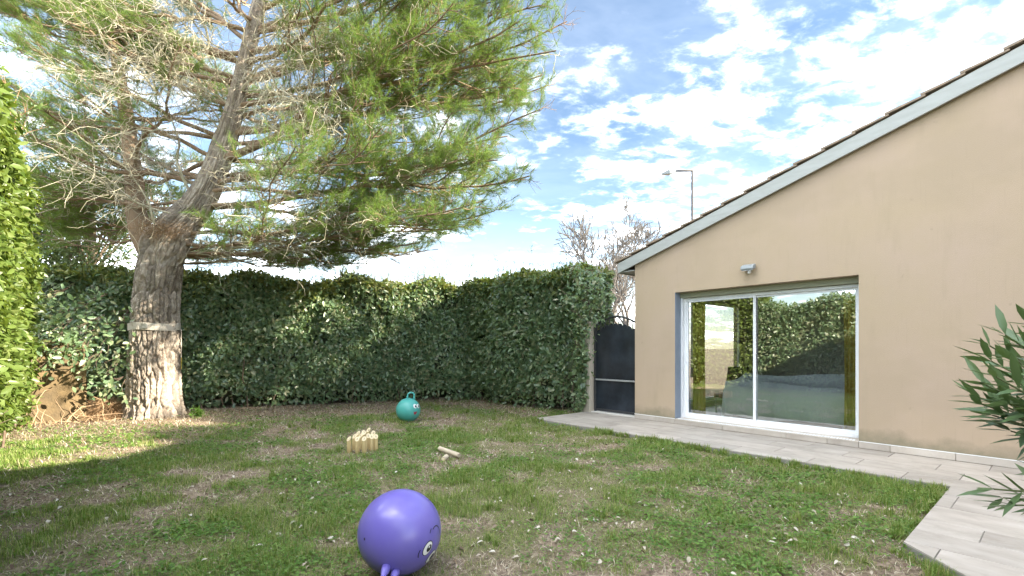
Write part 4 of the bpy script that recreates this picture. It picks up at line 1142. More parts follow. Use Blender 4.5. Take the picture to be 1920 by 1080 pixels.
def make_strap():
    z = 1.76
    i = int(np.argmin(np.abs(pine_P[:, 2] - z))); c = pine_P[i].copy(); c[2] = z; r = pine_r[i] + .035
    root = empty('trunk_strap', c)
    tag(root, 'pale webbing strap tightened round the pine trunk', 'strap')
    n = 64; V = []; F = []
    for k in range(n):
        a = 2 * math.pi * k / n
        dz = .012 * math.sin(a * 3) + .01 * math.sin(a)
        for rr, zz_ in ((r, -.075), (r + .012, -.075), (r + .012, .075), (r, .075)):
            q = rr + .006 * math.sin(a * 7)
            V.append((q * math.cos(a), q * math.sin(a), zz_ + dz))
    for k in range(n):
        k2 = (k + 1) % n
        for j in range(4):
            F.append((k * 4 + j, k2 * 4 + j, k2 * 4 + (j + 1) % 4, k * 4 + (j + 1) % 4))
    mb = MB(); mb.add(V, F); mb.build('band', M['strap'], root, smooth=False)
    a = R(24)
    ux, uy = math.cos(a), math.sin(a); rr = r + .018
    mb = MB(); tx, ty = -uy, ux
    def q(s, o, z): return (ux * (rr + o) + tx * s, uy * (rr + o) + ty * s, z)
    mb.prism([q(-.03, 0, -.05), q(.03, 0, -.05), q(.03, 0, -.66), q(-.03, 0, -.66)], (ux * .006, uy * .006, 0)); mb.build('loose_end', M['strap'], root)
    mb = MB(); mb.prism([q(-.03, .002, -.663), q(.03, .002, -.663), q(.03, .002, -.92), q(-.03, .002, -.92)], (ux * .006, uy * .006, 0)); o = mb.build('loose_end', M['strap_yellow'], root); o['label'] = 'yellow lower end of the strap'
    a = R(-75); ux, uy = math.cos(a), math.sin(a); tx, ty = -uy, ux
    mb = MB(); mb.prism([q(-.05, .0, -.05), q(.05, .0, -.05), q(.05, .0, .05), q(-.05, .0, .05)], (ux * .02, uy * .02, 0)); mb.build('buckle', M['metal'], root, bevel=.004)
make_strap()

# ------------------------------------------------------------------ corner behind the trunk: ochre wall, needle heap, bottle
def make_corner():
    root = empty('garden_wall', W(-7.30, 8.3, LAWN), ROTZ)
    tag(root, 'low ochre rendered wall between the sunlit hedge and the pine', 'wall')
    mb = MB(); mb.box(-.12, .10, -2.2, .0, -.1, 1.02); mb.build('lower_course', M['ochre'], root, bevel=.015)
    mb = MB(); mb.box(-.10, .08, -2.2, -.02, 1.03, 1.62); mb.build('upper_course', M['ochre'], root, bevel=.015)
    # heap of raked needles
    c = at(190, 775, 9.9); c[2] = LAWN
    n = 5200
    a = rng.uniform(0, 6.28, n); q = np.sqrt(rng.random(n)); hgt = (1 - q ** 2) * .42
    P = np.stack([c[0] + q * np.cos(a) * .55, c[1] + q * np.sin(a) * .42 + .1, LAWN + rng.random(n) * hgt + .02], -1)
    D = nrm(np.stack([np.cos(a), np.sin(a), rng.normal(size=n) * .25 - .35], -1) + rng.normal(size=(n, 3)) * .45)
    S = nrm(np.cross(D, rdir(n))) * .003
    V = np.stack([P - S, P + S, P + D * rng.uniform(.1, .24, (n, 1))], 1).reshape(-1, 3)
    o = link('needle_heap', mesh_np('needle_heap', V - c, np.arange(3 * n), np.full(n, 3)), M['dry_needle'], loc=c); tag(o, 'heap of dry brown pine needles beside the trunk foot', 'needles', None, 'stuff')
    # bottle
    b = at(152, 757, 9.75)
    g = float(ground_z(np.array(b[0]), np.array(b[1])))
    bo = empty('bottle', (b[0], b[1], g)); tag(bo, 'small white plastic bottle on the ground by the ochre wall', 'bottle')
    mb = MB(); mb.lathe([(.035, 0), (.04, .01), (.04, .33), (.022, .38), (.018, .40)], 16); mb.build('body', M['bottle'], bo, smooth=True)
    mb = MB(); mb.lathe([(.021, .401), (.021, .44)], 12); mb.build('cap', M['dark_furn'], bo)
    # tangle of cut dry stems before the wall
    st = []
    for k in range(34):
        p = W(rng.uniform(-7.1, -6.6), rng.uniform(8.0, 9.3), LAWN); d = nrm(np.array((rng.normal() * .6, rng.normal() * .5, rng.uniform(.15, 1.0)))); L = rng.uniform(.3, .95)
        pts = [p]
        for j in range(6):
            d = nrm(d + rng.normal(size=3) * .25 + np.array((0, 0, -.08))); p = p + d * L / 6; pts.append(p)
        st.append((np.array(pts) - W(-6.9, 8.6, LAWN), np.linspace(rng.uniform(.006, .016), .003, 7), 5))
    o = link('brushwood', tubes_mesh('brushwood', st), M['dry_stem'], loc=W(-6.9, 8.6, LAWN)); tag(o, 'tangle of dry cut stems before the ochre wall', 'brushwood', None, 'stuff')
make_corner()

# ------------------------------------------------------------------ toys
def sphere_patch(c, Rr, ax, pts2, up=(0, 0, 1), lift=.0012):
    """polygon given in the plane tangent to direction ax, laid on the ball"""
    ax = Vector(ax).normalized(); u = Vector(up).cross(ax).normalized(); v = ax.cross(u)
    return [tuple((ax * Rr + u * a + v * b).normalized() * (Rr + lift)) for a, b in pts2]
def ell(a, b, n=28, cx=0, cy=0, rot=0):
    return [(cx + a * math.cos(k * 2 * math.pi / n) * math.cos(rot) - b * math.sin(k * 2 * math.pi / n) * math.sin(rot),
             cy + a * math.cos(k * 2 * math.pi / n) * math.sin(rot) + b * math.sin(k * 2 * math.pi / n) * math.cos(rot)) for k in range(n)]
def add_patch(root, name, matl, c, Rr, ax, rings, lift, up=(0, 0, 1)):
    """fan of rings so that the patch follows the ball"""
    pts = rings; n = len(pts)
    cx = sum(p[0] for p in pts) / n; cy = sum(p[1] for p in pts) / n
    V = []; F = []
    lev = (1.0, .75, .5, .25)
    for f in lev:
        V += sphere_patch(c, Rr, ax, [(cx + (a - cx) * f, cy + (b - cy) * f) for a, b in pts], up, lift)
    V += sphere_patch(c, Rr, ax, [(cx, cy)], up, lift)
    for i in range(len(lev) - 1):
        for k in range(n): F.append((i * n + k, i * n + (k + 1) % n, (i + 1) * n + (k + 1) % n, (i + 1) * n + k))
    b = (len(lev) - 1) * n
    for k in range(n): F.append((b + k, b + (k + 1) % n, len(V) - 1))
    mb = MB(); mb.add(V, F); o = mb.build(name, matl, root, smooth=True); o.location = c
    return o
def stroke(pts, w):
    L = []; Rr = []
    for i, p in enumerate(pts):
        a = pts[max(0, i - 1)]; b = pts[min(len(pts) - 1, i + 1)]
        d = Vector((b[0] - a[0], b[1] - a[1])).normalized(); nn = (-d[1] * w / 2, d[0] * w / 2)
        L.append((p[0] + nn[0], p[1] + nn[1])); Rr.append((p[0] - nn[0], p[1] - nn[1]))
    return L, Rr
def add_stroke(root, name, matl, c, Rr, ax, pts, w, lift, up=(0, 0, 1)):
    L, Q = stroke(pts, w)
    V = sphere_patch(c, Rr, ax, L, up, lift) + sphere_patch(c, Rr, ax, Q, up, lift); n = len(pts)
    mb = MB(); mb.add(V, [(i, i + 1, n + i + 1, n + i) for i in range(n - 1)]); o = mb.build(name, matl, root, smooth=True); o.location = c
def ball(root, Rr, c, matl, seg=64, rings=40):
    prof = [(Rr * math.sin(math.pi * i / rings), -Rr * math.cos(math.pi * i / rings)) for i in range(1, rings)]
    mb = MB(); mb.lathe(prof, seg); o = mb.build('body', matl, root, smooth=True); o.location = c
def arc(cx, cy, r, a0, a1, n=12): return [(cx + r * math.cos(R(a0 + (a1 - a0) * i / (n - 1))), cy + r * math.sin(R(a0 + (a1 - a0) * i / (n - 1)))) for i in range(n)]

def make_purple():
    Y = 3.098; Rr = .265
    x = (750 - 960) / FPX * Y
    g = LAWN - .005
    root = empty('hopper_ball', (x, Y, g)); tag(root, 'large purple hopper ball with printed eyes lying on the lawn', 'ball')
    c = (0, 0, Rr)
    ball(root, Rr, c, M['purple'])
    view = Vector((-x, -Y, CAM_H - g - Rr)).normalized()
    rt = Vector((0, 0, 1)).cross(view).normalized() ; upv = view.cross(rt)       # rt points to picture right
    def dirp(a, b):   # direction on the visible cap, a,b in ball radii of the picture
        q = max(0.0, 1 - a * a - b * b) ** .5
        return rt * a + upv * b + view * q
    e1 = dirp(.63, -.42)
    tilt = upv * .8 + rt * .45
    add_patch(root, 'eye', M['black_print'], c, Rr, e1, ell(.036, .049), .0010, tilt)
    add_patch(root, 'eye', M['white_print'], c, Rr, e1, ell(.031, .044), .0020, tilt)
    add_patch(root, 'pupil', M['black_print'], c, Rr, e1, ell(.017, .024, cx=.008, cy=.004), .0030, tilt)
    add_patch(root, 'pupil', M['white_print'], c, Rr, e1, ell(.006, .008, cx=.002, cy=.012), .0038, tilt)
    e2 = dirp(.71, -.62)
    add_patch(root, 'eye', M['black_print'], c, Rr, e2, ell(.036, .049), .0011, tilt)
    add_patch(root, 'eye', M['white_print'], c, Rr, e2, ell(.031, .044), .0021, tilt)
    add_patch(root, 'pupil', M['black_print'], c, Rr, e2, ell(.017, .024, cx=.006, cy=.004), .0031, tilt)
    add_stroke(root, 'eyebrow', M['black_print'], c, Rr, dirp(.86, -.02), arc(0, -.03, .05, 20, 160), .007, .0012, tilt)
    add_stroke(root, 'eyebrow', M['black_print'], c, Rr, dirp(.80, -.03), arc(-.005, -.02, .035, 150, 200), .006, .0012, tilt)
    add_stroke(root, 'cheek_line', M['black_print'], c, Rr, dirp(.41, -.52), arc(.05, 0, .05, 150, 210), .006, .0012, upv)
    add_patch(root, 'valve', M['black_print'], c, Rr, dirp(-.79, -.10), ell(.006, .008), .001)
    # handle loop near the ground, towards the viewer
    d1 = dirp(-.30, -.74); d2 = dirp(-.08, -.86); mid = (d1 + d2).normalized(); out = (mid + Vector((-.1, -.55, .05))).normalized()
    cc = Vector(c)
    p0, p1 = cc + d1 * (Rr - .012), cc + d2 * (Rr - .012)
    pts = []
    for i in range(25):
        u = i / 24
        b = p0.lerp(p1, u) + out * (.15 * math.sin(math.pi * u) ** .55) + (p1 - p0) * (.12 * math.sin(2 * math.pi * u) * -1)
        b.z = max(b.z, .02)
        pts.append(tuple(b))
    rr = [.030, .024] + [.0165] * 21 + [.024, .030]
    mb = MB(); mb.tube(pts, rr, 14); mb.build('handle', M['purple'], root, smooth=True)
make_purple()
def make_teal():
    Y = 9.46; Rr = .238
    x = (765.5 - 960) / FPX * Y
    g = float(ground_z(np.array(x), np.array(Y))) - .004
    root = empty('hopper_ball', (x, Y, g)); tag(root, 'teal hopper ball standing upright with loop handle before the hedge', 'ball')
    c = (0, 0, Rr); ball(root, Rr, c, M['teal'], 48, 30)
    view = Vector((-x, -Y, CAM_H - g - Rr)).normalized(); rt = Vector((0, 0, 1)).cross(view).normalized(); upv = view.cross(rt)
    def dirp(a, b): return rt * a + upv * b + view * max(0.0, 1 - a * a - b * b) ** .5
    for a in (.55, .80):
        e = dirp(a, .30 if a < .7 else .30)
        add_patch(root, 'eye', M['white_print'], c, Rr, e, ell(.042, .046), .0015)
        add_patch(root, 'pupil', M['black_print'], c, Rr, e, ell(.019, .024, cx=.012, cy=-.008), .0028)
    mth = [(-.038, .03), (-.018, .016), (.0, .02), (.02, .016), (.045, .03), (.035, -.005), (.012, -.036), (-.012, -.04), (-.03, -.02)]
    add_patch(root, 'mouth', M['red_print'], c, Rr, dirp(.56, -.24), mth, .0018)
    pts = []; rr = []
    top = Vector(c) + (Vector((0, 0, 1)) + rt * .20).normalized() * (Rr - .01)
    ax = rt * .98 + Vector((0, 0, -.12)); upd = Vector((0, 0, 1)) + rt * .14
    for i in range(27):
        u = i / 26
        xx = math.cos(math.pi * (1 - u)); zz_ = max(0, math.sin(math.pi * u)) ** .42
        p = top + ax * (xx * .062 * (1 + .12 * zz_)) + upd * (zz_ * .135 - .015); pts.append(tuple(p))
        rr.append(.026 if i in (0, 26) else .021 if i in (1, 25) else .0165)
    mb = MB(); mb.tube(pts, rr, 12); mb.build('handle', M['teal'], root, smooth=True)
make_teal()

def skittle_mesh():
    mb = MB(); r = .031; n = 18
    V = []; F = []
    zs = [0, .004, .10]
    for z in zs:
        rr = r - (.003 if z == 0 else 0)
        for k in range(n): V.append((rr * math.cos(k * 2 * math.pi / n), rr * math.sin(k * 2 * math.pi / n), z))
    for k in range(n):    # slanted top
        x, y = r * math.cos(k * 2 * math.pi / n), r * math.sin(k * 2 * math.pi / n); V.append((x, y, .205 + y * .95))
    for i in range(3):
        for k in range(n): F.append((i * n + k, i * n + (k + 1) % n, (i + 1) * n + (k + 1) % n, (i + 1) * n + k))
    F.append(tuple(range(n))[::-1])
    mb.add(V, F); a = mb.mesh('skittle_body', True); a.materials.append(M['pale_wood'])
    mb = MB(); rr = r * .999
    mb.add([(rr * math.cos(k * 2 * math.pi / n), rr * math.sin(k * 2 * math.pi / n), .2051 + rr * math.sin(k * 2 * math.pi / n) * .95) for k in range(n)], [tuple(range(n))])
    b = mb.mesh('skittle_face'); b.materials.append(M['wood_end'])
    return a, b
def make_skittles():
    a, b = skittle_mesh()
    rows = [(4, 0.0), (3, .075), (3, .15), (2, .22)]
    lay = [(655, 846), (670, 847), (683, 848), (664, 841), (676, 840), (690, 841), (683, 834), (697, 843), (705, 842), (699, 835), (671, 834), (691, 829)]
    numbers = [1, 2, 3, 4, 5, 6, 7, 8, 9, 10, 11, 12]
    for i, (x, y) in enumerate(lay):
        Y = 1296 / (y - 653); X = (x - 960) / FPX * Y
        g = float(ground_z(np.array(X), np.array(Y))) - .006
        root = empty('skittle', (X, Y, g), rng.uniform(-.5, .5)); root.rotation_euler[0] = rng.uniform(-.03, .03); root.rotation_euler[1] = rng.uniform(-.03, .03)
        tag(root, 'upright pale wooden throwing skittle with slanted top in the tight cluster on the lawn', 'skittle', 'cluster of wooden skittles')
        link('body', a, None, root); link('cut_face', b, None, root)
        # number on the cut face: simple strokes
        segs = {'0': 'abcdef', '1': 'bc', '2': 'abged', '3': 'abgcd', '4': 'fgbc', '5': 'afgcd', '6': 'afgedc', '7': 'abc', '8': 'abcdefg', '9': 'abcdfg'}
        pos = {'a': (-1, 1.6, 1, 1.6), 'b': (1, 1.6, 1, 0), 'c': (1, 0, 1, -1.6), 'd': (-1, -1.6, 1, -1.6), 'e': (-1, 0, -1, -1.6), 'f': (-1, 1.6, -1, 0), 'g': (-1, 0, 1, 0)}
        txt = str(numbers[i]); mb = MB()
        for j, ch in enumerate(txt):
            ox = (j - (len(txt) - 1) / 2) * .018
            for sname in segs[ch]:
                x0, y0, x1, y1 = [v * .006 for v in pos[sname]]
                d = Vector((x1 - x0, y1 - y0)).normalized() * .0016; nn = Vector((-d[1], d[0]))
                q = [(ox + x0 - d[0] + nn[0], y0 - d[1] + nn[1]), (ox + x1 + d[0] + nn[0], y1 + d[1] + nn[1]), (ox + x1 + d[0] - nn[0], y1 + d[1] - nn[1]), (ox + x0 - d[0] - nn[0], y0 - d[1] - nn[1])]
                mb.add([(u, v, .2062 + v * .95) for u, v in q], [(3, 2, 1, 0)])
        mb.build('number', mat('burnt_number', (.05,.03,.02), .8, .2) if i == 0 else bpy.data.materials['burnt_number'], root)
make_skittles()
def make_stick():
    p0 = at(824, 849, 6.55); p1 = at(861, 859, 6.25)
    p0[2] = LAWN + .075; p1[2] = LAWN + .045
    c = (p0 + p1) / 2
    root = empty('throwing_stick', c); tag(root, 'wooden throwing stick lying on the lawn away from the skittles', 'stick')
    d = nrm(p1 - p0)
    L = np.linalg.norm(p1 - p0) / 2
    mb = MB(); mb.tube([-d * L, -d * (L - .006), d * (L - .006), d * L], [.029, .032, .032, .029], 16); mb.build('shaft', M['grey_wood'], root, bevel=.002)
    mb = MB(); mb.tube([-d * (L + .0012), -d * (L + .0002)], .028, 16); mb.build('cut_end', M['wood_end'], root)
    q = at(834, 866, 6.15); q[2] = LAWN + .03
    r2 = empty('wood_offcut', q); tag(r2, 'short pale wooden offcut under the end of the throwing stick', 'offcut')
    mb = MB(); mb.tube([(-.01, -.05, 0), (-.008, -.04, .001), (.012, .06, .012), (.014, .07, .014)], [.026, .03, .03, .027], 14); mb.build('shaft', M['grey_wood'], r2)
    mb = MB(); mb.tube([(-.0105, -.052, 0), (-.0102, -.0505, 0)], .025, 14); mb.build('cut_end', M['wood_end'], r2)
make_stick()

# ------------------------------------------------------------------ oleander in a pot beside the terrace edge
def make_oleander():
    root = empty('oleander', (2.95, 1.95, PAVE)); tag(root, 'oleander with long narrow dark green leaves over the terrace', 'shrub')
    base = np.array((2.95, 1.95, PAVE))
    mb = MB(); mb.lathe([(.16, 0), (.17, .01), (.22, .36), (.235, .37), (.235, .42), (.205, .42), (.20, .36)], 32); mb.build('pot', M['pot'], root, smooth=True)
    tips = [at(1905, 640, 2.25), at(1880, 690, 2.2), at(1870, 735, 2.1), at(1862, 770, 2.2), at(1900, 700, 2.4), at(1915, 770, 2.05), at(1885, 930, 2.1), at(1900, 945, 2.35), at(1935, 660, 2.2),
            at(1960, 700, 2.4), at(1965, 780, 2.0), at(1950, 620, 2.5), at(1990, 640, 2.1), at(1985, 900, 2.2), at(1915, 820, 2.3), at(1895, 775, 2.45), at(1875, 660, 2.35), at(1890, 720, 2.0), at(1850, 755, 2.35), at(1905, 800, 2.15), at(1880, 790, 2.3), at(1930, 730, 2.1), at(1920, 690, 2.05), at(1925, 960, 2.1)]
    LV = []
    tips = [p + np.array((-.05, 0, .03)) for p in tips]
    for k, tip in enumerate(tips):
        s = base + np.array((rng.normal() * .05, rng.normal() * .05, .36))
        u = np.linspace(0, 1, 12)[:, None]
        mid = s + (tip - s) * .45 + np.array((.12, 0, .22))
        pts = (1 - u) ** 2 * s + 2 * u * (1 - u) * mid + u * u * tip
        link('stem', tubes_mesh('stem', [(pts - base, np.linspace(.011, .0035, 12), 6)]), mat('oleander_stem', (.10,.12,.05), .6, .3) if k == 0 else bpy.data.materials['oleander_stem'], root)
        td = nrm(pts[-1] - pts[-3])
        for w in range(8):       # whorls of three
            i = 11 - w
            if w > 5 and rng.random() < .5: continue
            p = pts[i]
            ph = rng.uniform(0, 6.28)
            e1 = nrm(np.cross(td, (0.1, .2, 1.))); e2 = np.cross(td, e1)
            for j in range(3):
                a = ph + j * 2.094 + rng.normal() * .2
                op = .45 + .18 * w + rng.uniform(-.15, .3)
                d = nrm(td * math.cos(op) + (e1 * math.cos(a) + e2 * math.sin(a)) * math.sin(op))
                L = rng.uniform(.13, .21) * (1 if w else .75)
                nn = nrm(np.cross(np.cross(d, (0, 0, 1.)), d) + rng.normal(size=3) * .35)
                LV.append(leaf_arr(p[None], d[None], nn[None], np.array([L]), np.array([L * rng.uniform(.19, .27)]), .04, rng.uniform(-.03, .12))[0] - base)
    for v in LV:
        me = leaf_mesh('leaf', v[None] - v[0]); me.materials.append(M['oleander_leaf'])
        o = link('leaf', me, None, root); o.location = v[0]
make_oleander()

# ------------------------------------------------------------------ beyond the hedge: street lamp, bare trees, evergreen
def make_lamp():
    Y = 24.0
    x = (1298 - 960) / FPX * Y; zt = CAM_H + (653 - 320) / FPX * Y
    root = empty('street_lamp', (x, Y, LAWN)); tag(root, 'tall street lamp with flat head on a horizontal arm above the roof', 'street lamp')
    mb = MB(); mb.tube([(0, 0, 0), (0, 0, 1.2), (0, 0, zt - LAWN)], [.09, .075, .05], 12); mb.build('pole', M['lamp_post'], root, smooth=True)
    mb = MB(); mb.tube([(.02, 0, zt - LAWN), (-.95, 0, zt - LAWN - .02)], .055, 8); mb.build('arm', M['lamp_post'], root, smooth=True)
    mb = MB(); z = zt - LAWN
    mb.add([(-.85,-.07,z+.05),(-.85,.07,z+.05),(-.85,-.07,z-.06),(-.85,.07,z-.06),(-1.2,-.15,z+.02),(-1.2,.15,z+.02),(-1.15,-.15,z-.20),(-1.15,.15,z-.20),(-1.56,-.05,z-.14),(-1.56,.05,z-.14),(-1.52,-.05,z-.22),(-1.52,.05,z-.22)],
           [(0,1,3,2),(0,4,5,1),(2,3,7,6),(0,2,6,4),(1,5,7,3),(4,8,9,5),(6,7,11,10),(4,6,10,8),(5,9,11,7),(8,10,11,9)])
    mb.build('lamp_head', M['lamp_grey'], root, bevel=.02)
make_lamp()
def bare_tree(px, Y, top_y, label, stems, seed, name='bare_tree'):
    g = np.random.default_rng(seed)
    base = np.array(((px - 960) / FPX * Y, Y, LAWN)); H = CAM_H + (653 - top_y) / FPX * Y - LAWN
    root = empty(name, base); tag(root, label, 'tree', 'leafless trees behind the gate')
    items = []
    def grow(p, d, L, r, lev):
        n = 6; pts = [p]
        for i in range(n):
            d = nrm(d + g.normal(size=3) * .12 + np.array((0, 0, .05))); p = p + d * L / n; pts.append(p)
        items.append((np.array(pts), np.linspace(r, r * .55, n + 1), 7 if lev < 2 else 4, lev))
        if lev >= 5: return
        for k in range(g.integers(2, 4) + (1 if lev >= 2 else 0)):
            q = pts[g.integers(3, n + 1)]; dd = nrm(d + g.normal(size=3) * .48 + np.array((0, 0, .1)))
            grow(q, dd, L * g.uniform(.55, .78), r * .52, lev + 1)
    for s in range(stems):
        d = nrm(np.array((g.normal() * .34, g.normal() * .2, 1.0)))
        grow(np.array((g.normal() * .15, g.normal() * .15, -.05)), d, H * .42, .13 if stems > 1 else .17, 0)
    link('trunk', tubes_mesh('trunk', [(p, r, s) for p, r, s, l in items if l < 1]), M['greytwig'], root)
    o = link('crown', tubes_mesh('crown', [(p, np.maximum(r, .016), s) for p, r, s, l in items if l >= 1]), M['greytwig'], root)
bare_tree(1140, 27, 405, 'bare winter tree with several stems seen over the gate', 4, 12)
bare_tree(1178, 24, 440, 'slim bare winter tree close to the house corner', 2, 5)
bare_tree(1215, 38, 400, 'farther bare winter tree showing over the eave', 1, 8)
def evergreen(px, Y, top_y, rad, label, seed, leaf=1.0):
    g = np.random.default_rng(seed)
    base = np.array(((px - 960) / FPX * Y, Y, LAWN)); H = CAM_H + (653 - top_y) / FPX * Y - LAWN
    root = empty('evergreen_tree', base); tag(root, label, 'tree')
    it = []; P = []
    it.append((np.array([(0, 0, -.05), (.05, 0, H * .3), (.0, .1, H * .6), (.05, 0, H * .92)]), [.16, .13, .08, .02], 8))
    link('trunk', tubes_mesh('trunk', it), M['hedge_stem'], root)
    cl = []
    for k in range(46):
        d = nrm(g.normal(size=3)); c = np.array((0, 0, H * .6)) + d * np.array((rad, rad, H * .38)) * g.uniform(.45, 1)
        cl.append((np.array([(0, 0, max(.3, c[2] * .6)), c * .6 + np.array((0, 0, c[2] * .25)), c]), [.04, .025, .008], 5))
        n = 330; q = nrm(g.normal(size=(n, 3))) * (g.random((n, 1)) ** .4) * rad * .36
        P.append(c + q)
    P = np.concatenate(P); O = nrm(P - np.array((0, 0, H * .55)))
    L = g.uniform(.07, .13, len(P)) * leaf
    LV = leaf_arr(P, nrm(O + g.normal(size=P.shape) * .8), nrm(O + g.normal(size=P.shape) * .7 + np.array((0, 0, .4))), L, L * .5)
    link('limb', tubes_mesh('limb', cl), M['hedge_stem'], root)
    o = link('crown', leaf_mesh('crown', LV), M['crown_leaf'], root); o['kind'] = 'stuff'
M['crown_leaf'] = leafmat('crown_leaf', [(.07,.11,.04), (.10,.15,.06), (.15,.19,.09)], .5, .35, .3)
def shade_tree(X, Y, H, rad, label, seed):  # evergreens added out of view to cast shade on lawn and hedge
    evergreen(960 + X / Y * FPX, Y, 653 - (H + LAWN - CAM_H) / Y * FPX, rad, label, seed, 2.6)
shade_tree(20.6, 3.9, 13.6, 2.8, 'tall dense evergreen tree added out of view to shade the lawn', 14)
shade_tree(21.2, 7.2, 15.6, 3.1, 'tall evergreen tree added out of view to shade the back hedge', 15)
shade_tree(22.0, 11.2, 13.4, 2.9, 'tall evergreen tree added out of view, far end of the shading row', 16)
evergreen(170, 15.5, 250, 2.3, 'pale green evergreen tree behind the hedge next to the pine trunk', 4)
evergreen(20, 14.5, 300, 2.0, 'bushy evergreen tree behind the corner of the sunlit hedge', 6)

# ------------------------------------------------------------------ turf, weeds, leaf litter
def on_paving(x, y):
    p = np.stack([x, y], -1) - BASE; t = p @ TD; n = p @ ND
    return (t > -1.33) & (n < 1.55) | (t > 4.82) & (n < 3.68) | (t - 4.84 > n - 3.66) & (n < 5.1) & (t > 4.82)
def in_garden(x, y):
    p = np.stack([x, y], -1) - BASE; t = p @ TD; n = p @ ND
    return (n < 9.3) & ((t + 5.1 + (n + .4) * .397) > -.2) & (n > -.1)
def scatter(N, power=1.25, x0=-9.6, x1=5.2, y0=1.9, y1=13.5):
    x = rng.uniform(x0, x1, N); y = rng.uniform(y0, y1, N)
    k = (rng.random(N) < np.minimum(1, (3.0 / np.hypot(x * .5, y)) ** power)) & (np.abs(x) < y * 1.25 + .6) & ~on_paving(x, y) & in_garden(x, y)
    return x[k], y[k]
def blades(name, label, x, y, h, w, matl, lean=.75, flat=False):
    n = len(x); z = ground_z(x, y)
    dist = np.hypot(x, y); sc = 1 + .06 * np.clip(dist - 3, 0, 8)
    h = h * rng.uniform(.5, 1.3, n) * sc; w = w * rng.uniform(.7, 1.3, n) * (1 + .16 * np.clip(dist - 3, 0, 8))
    a = rng.uniform(0, 6.283, n)
    d = np.stack([np.cos(a), np.sin(a), np.zeros(n)], -1); s = np.stack([-np.sin(a), np.cos(a), np.zeros(n)], -1)
    ln = np.abs(rng.normal(0, lean, n))[:, None]
    P = np.stack([x, y, z - .004], -1); up = np.array((0, 0, 1.))
    if flat:
        up = np.stack([np.zeros(n), np.zeros(n), np.abs(rng.normal(.18, .28, n))], -1); ln = rng.uniform(.7, 1.1, n)[:, None]
    H = h[:, None]; Wd = w[:, None] * .5
    m = P + up * H * .55 + d * H * ln * .3
    t = P + up * H * (1 if flat else (1 - np.clip(ln, 0, 1.4) * .25)) + d * H * ln
    V = np.stack([P - s * Wd, P + s * Wd, m + s * Wd * .85, m - s * Wd * .85, t], 1).reshape(-1, 3)
    i = 5 * np.arange(n)[:, None]
    F = np.concatenate([i, i + 1, i + 2, i + 3, i + 3, i + 2, i + 4], 1).ravel()
    o = link(name, mesh_np(name, V, F, np.tile([4, 3], n), False), matl); tag(o, label, None, None, 'stuff')
    return n
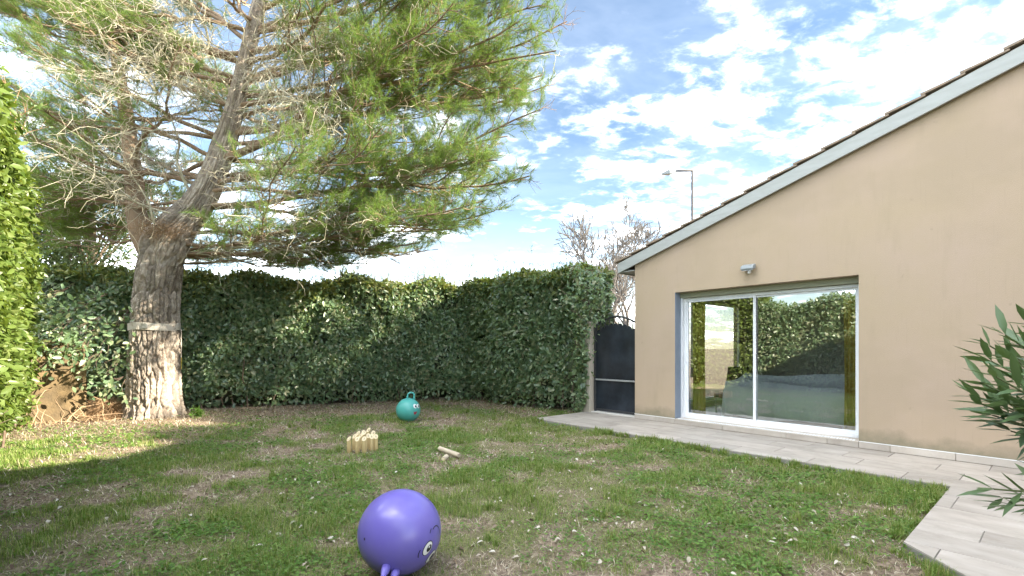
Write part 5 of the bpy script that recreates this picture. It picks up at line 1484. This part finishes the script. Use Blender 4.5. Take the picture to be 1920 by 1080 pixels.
def make_turf():
    x, y = scatter(1500000, 1.2)
    m = grass_mask(x, y); k = rng.random(len(x)) < m ** 1.15 * .95 + .04
    x, y, m = x[k], y[k], m[k]
    hh = .022 + .045 * m * (fbm(x * 1.7 + 60, y * 1.7, 3) > .54)
    n1 = blades('grass', 'green grass blades growing in patches over the lawn', x, y, hh, .0032, M['grass'])
    x, y = scatter(620000, 1.2)
    m = grass_mask(x, y); k = rng.random(len(x)) < .75 * (1.1 - m)
    n2 = blades('dry_grass', 'flat straw and dry pine needles on the bare soil', x[k], y[k], np.full(k.sum(), .060), .0038, M['straw'], flat=True)
    x, y = scatter(240000, 1.2)
    m = grass_mask(x, y); k = rng.random(len(x)) < .6 * (1.0 - m) * np.clip((y - 5) / 4, .15, 1)
    n3 = blades('fallen_needles', 'brown pine needles fallen along the hedge foot', x[k], y[k], np.full(k.sum(), .09), .0032, M['dry_needle'], flat=True)
    cx, cy = scatter(2600, 1.0)
    q = grass_mask(cx, cy) > rng.random(len(cx)) * .9 + .15; cx, cy = cx[q], cy[q]
    T_, O_ = [], []
    te = rng.uniform(-1.2, 4.8, 120); te = te[vnoise(te * 1.7, te * 0 + 4) > .42]; pe = WA(te, rng.uniform(1.54, 1.66, len(te)), 0); ne = rng.uniform(1.55, 3.6, 40); pf = WA(4.77 + rng.uniform(-.05, .03, 40), ne, 0)
    pg = WA(4.84 + rng.uniform(0, 1.2, 90), 0, 0); ug = rng.uniform(0, 1.2, 50); pg = WA(4.80 + ug, 3.70 + ug + rng.uniform(-.02, .10, 50), 0)
    cx = np.concatenate([cx, pe[:, 0], pf[:, 0], pg[:, 0]]); cy = np.concatenate([cy, pe[:, 1], pf[:, 1], pg[:, 1]])
    per = 46
    rad_ = np.repeat(rng.uniform(.02, .07, len(cx)), per); aa = rng.uniform(0, 6.283, len(rad_)); rr_ = rad_ * np.sqrt(rng.random(len(rad_)))
    x, y = np.repeat(cx, per) + rr_ * np.cos(aa), np.repeat(cy, per) + rr_ * np.sin(aa)
    hh = np.repeat(rng.uniform(.035, .085, len(cx)), per)
    n4 = blades('grass_tufts', 'taller grass tufts scattered on the lawn and along the paving edge', x, y, hh, .0036, M['grass'], lean=.6)
    # clover and small weeds: round little leaves in clumps
    x, y = scatter(760000, 1.2)
    c = fbm(x * 1.3 + 90, y * 1.3 + 33, 3, .55); m = grass_mask(x, y)
    k = (rng.random(len(x)) < np.clip((c - .44) * 4, 0, 1) * (.25 + .75 * m))
    x, y = x[k], y[k]; n = len(x)
    P = np.stack([x, y, ground_z(x, y) + rng.uniform(.008, .04, n)], -1)
    A = nrm(np.stack([rng.normal(size=n), rng.normal(size=n), rng.uniform(-.1, .35, n)], -1)); N = nrm(np.array((0, 0, 1.)) + rng.normal(size=(n, 3)) * .35)
    L = rng.uniform(.014, .030, n) * (1 + .08 * np.clip(np.hypot(x, y) - 3, 0, 8))
    V = leaf_arr(P, A, N, L, L * .75, .08, .1)
    o = link('clover', leaf_mesh('clover', V), M['clover']); tag(o, 'low clover and weed leaves among the grass', None, None, 'stuff')
    # dry leaves
    x, y = scatter(16000, 1.0)
    k = rng.random(len(x)) < .30 + .5 * (fbm(x * 1.2 + 11, y * 1.2 + 71, 3) > .5); x, y = x[k], y[k]; q = len(x)
    P = np.stack([x, y, ground_z(x, y) + rng.uniform(.01, .035, q)], -1)
    A = nrm(np.stack([rng.normal(size=q), rng.normal(size=q), rng.normal(size=q) * .2], -1)); N = nrm(np.array((0, 0, 1.)) + rng.normal(size=(q, 3)) * .4)
    L = rng.uniform(.018, .055, q)
    o = link('fallen_leaves', leaf_mesh('fallen_leaves', leaf_arr(P, A, N, L, L * rng.uniform(.4, .7, q), .25, .3)), M['litter']); tag(o, 'dry brown and pale fallen leaves scattered over the lawn', None, None, 'stuff')
    print('TURF', n1, n2, n3, n, q)
make_turf()
def weed(px, py, label, n, L):
    Y = 1296 / (py - 653); X = (px - 960) / FPX * Y; z = float(ground_z(np.array(X), np.array(Y)))
    root = empty('weed_plant', (X, Y, z)); tag(root, label, 'weed')
    P = []; A = []; it = []
    for k in range(n):
        d = nrm(np.array((rng.normal() * .5, rng.normal() * .5, 1.))); l = L * rng.uniform(.5, 1.1)
        it.append(([np.zeros(3), d * l * .5, d * l], [.004, .003, .002], 4))
        for j in range(9):
            P.append(d * l * rng.uniform(.25, 1)); A.append(rdir(1)[0] + d * .5)
    P = np.array(P); ln = rng.uniform(.05, .10, len(P))
    link('stem', tubes_mesh('stem', it), M['clover'], root)
    f = link('foliage', leaf_mesh('foliage', leaf_arr(P, np.array(A), nrm(np.array((0, 0, 1.)) + rng.normal(size=P.shape) * .5), ln, ln * .45)), M['clover'], root); f['kind'] = 'stuff'
weed(368, 783, 'bright green weed sprouting at the foot of the pine trunk', 14, .24)
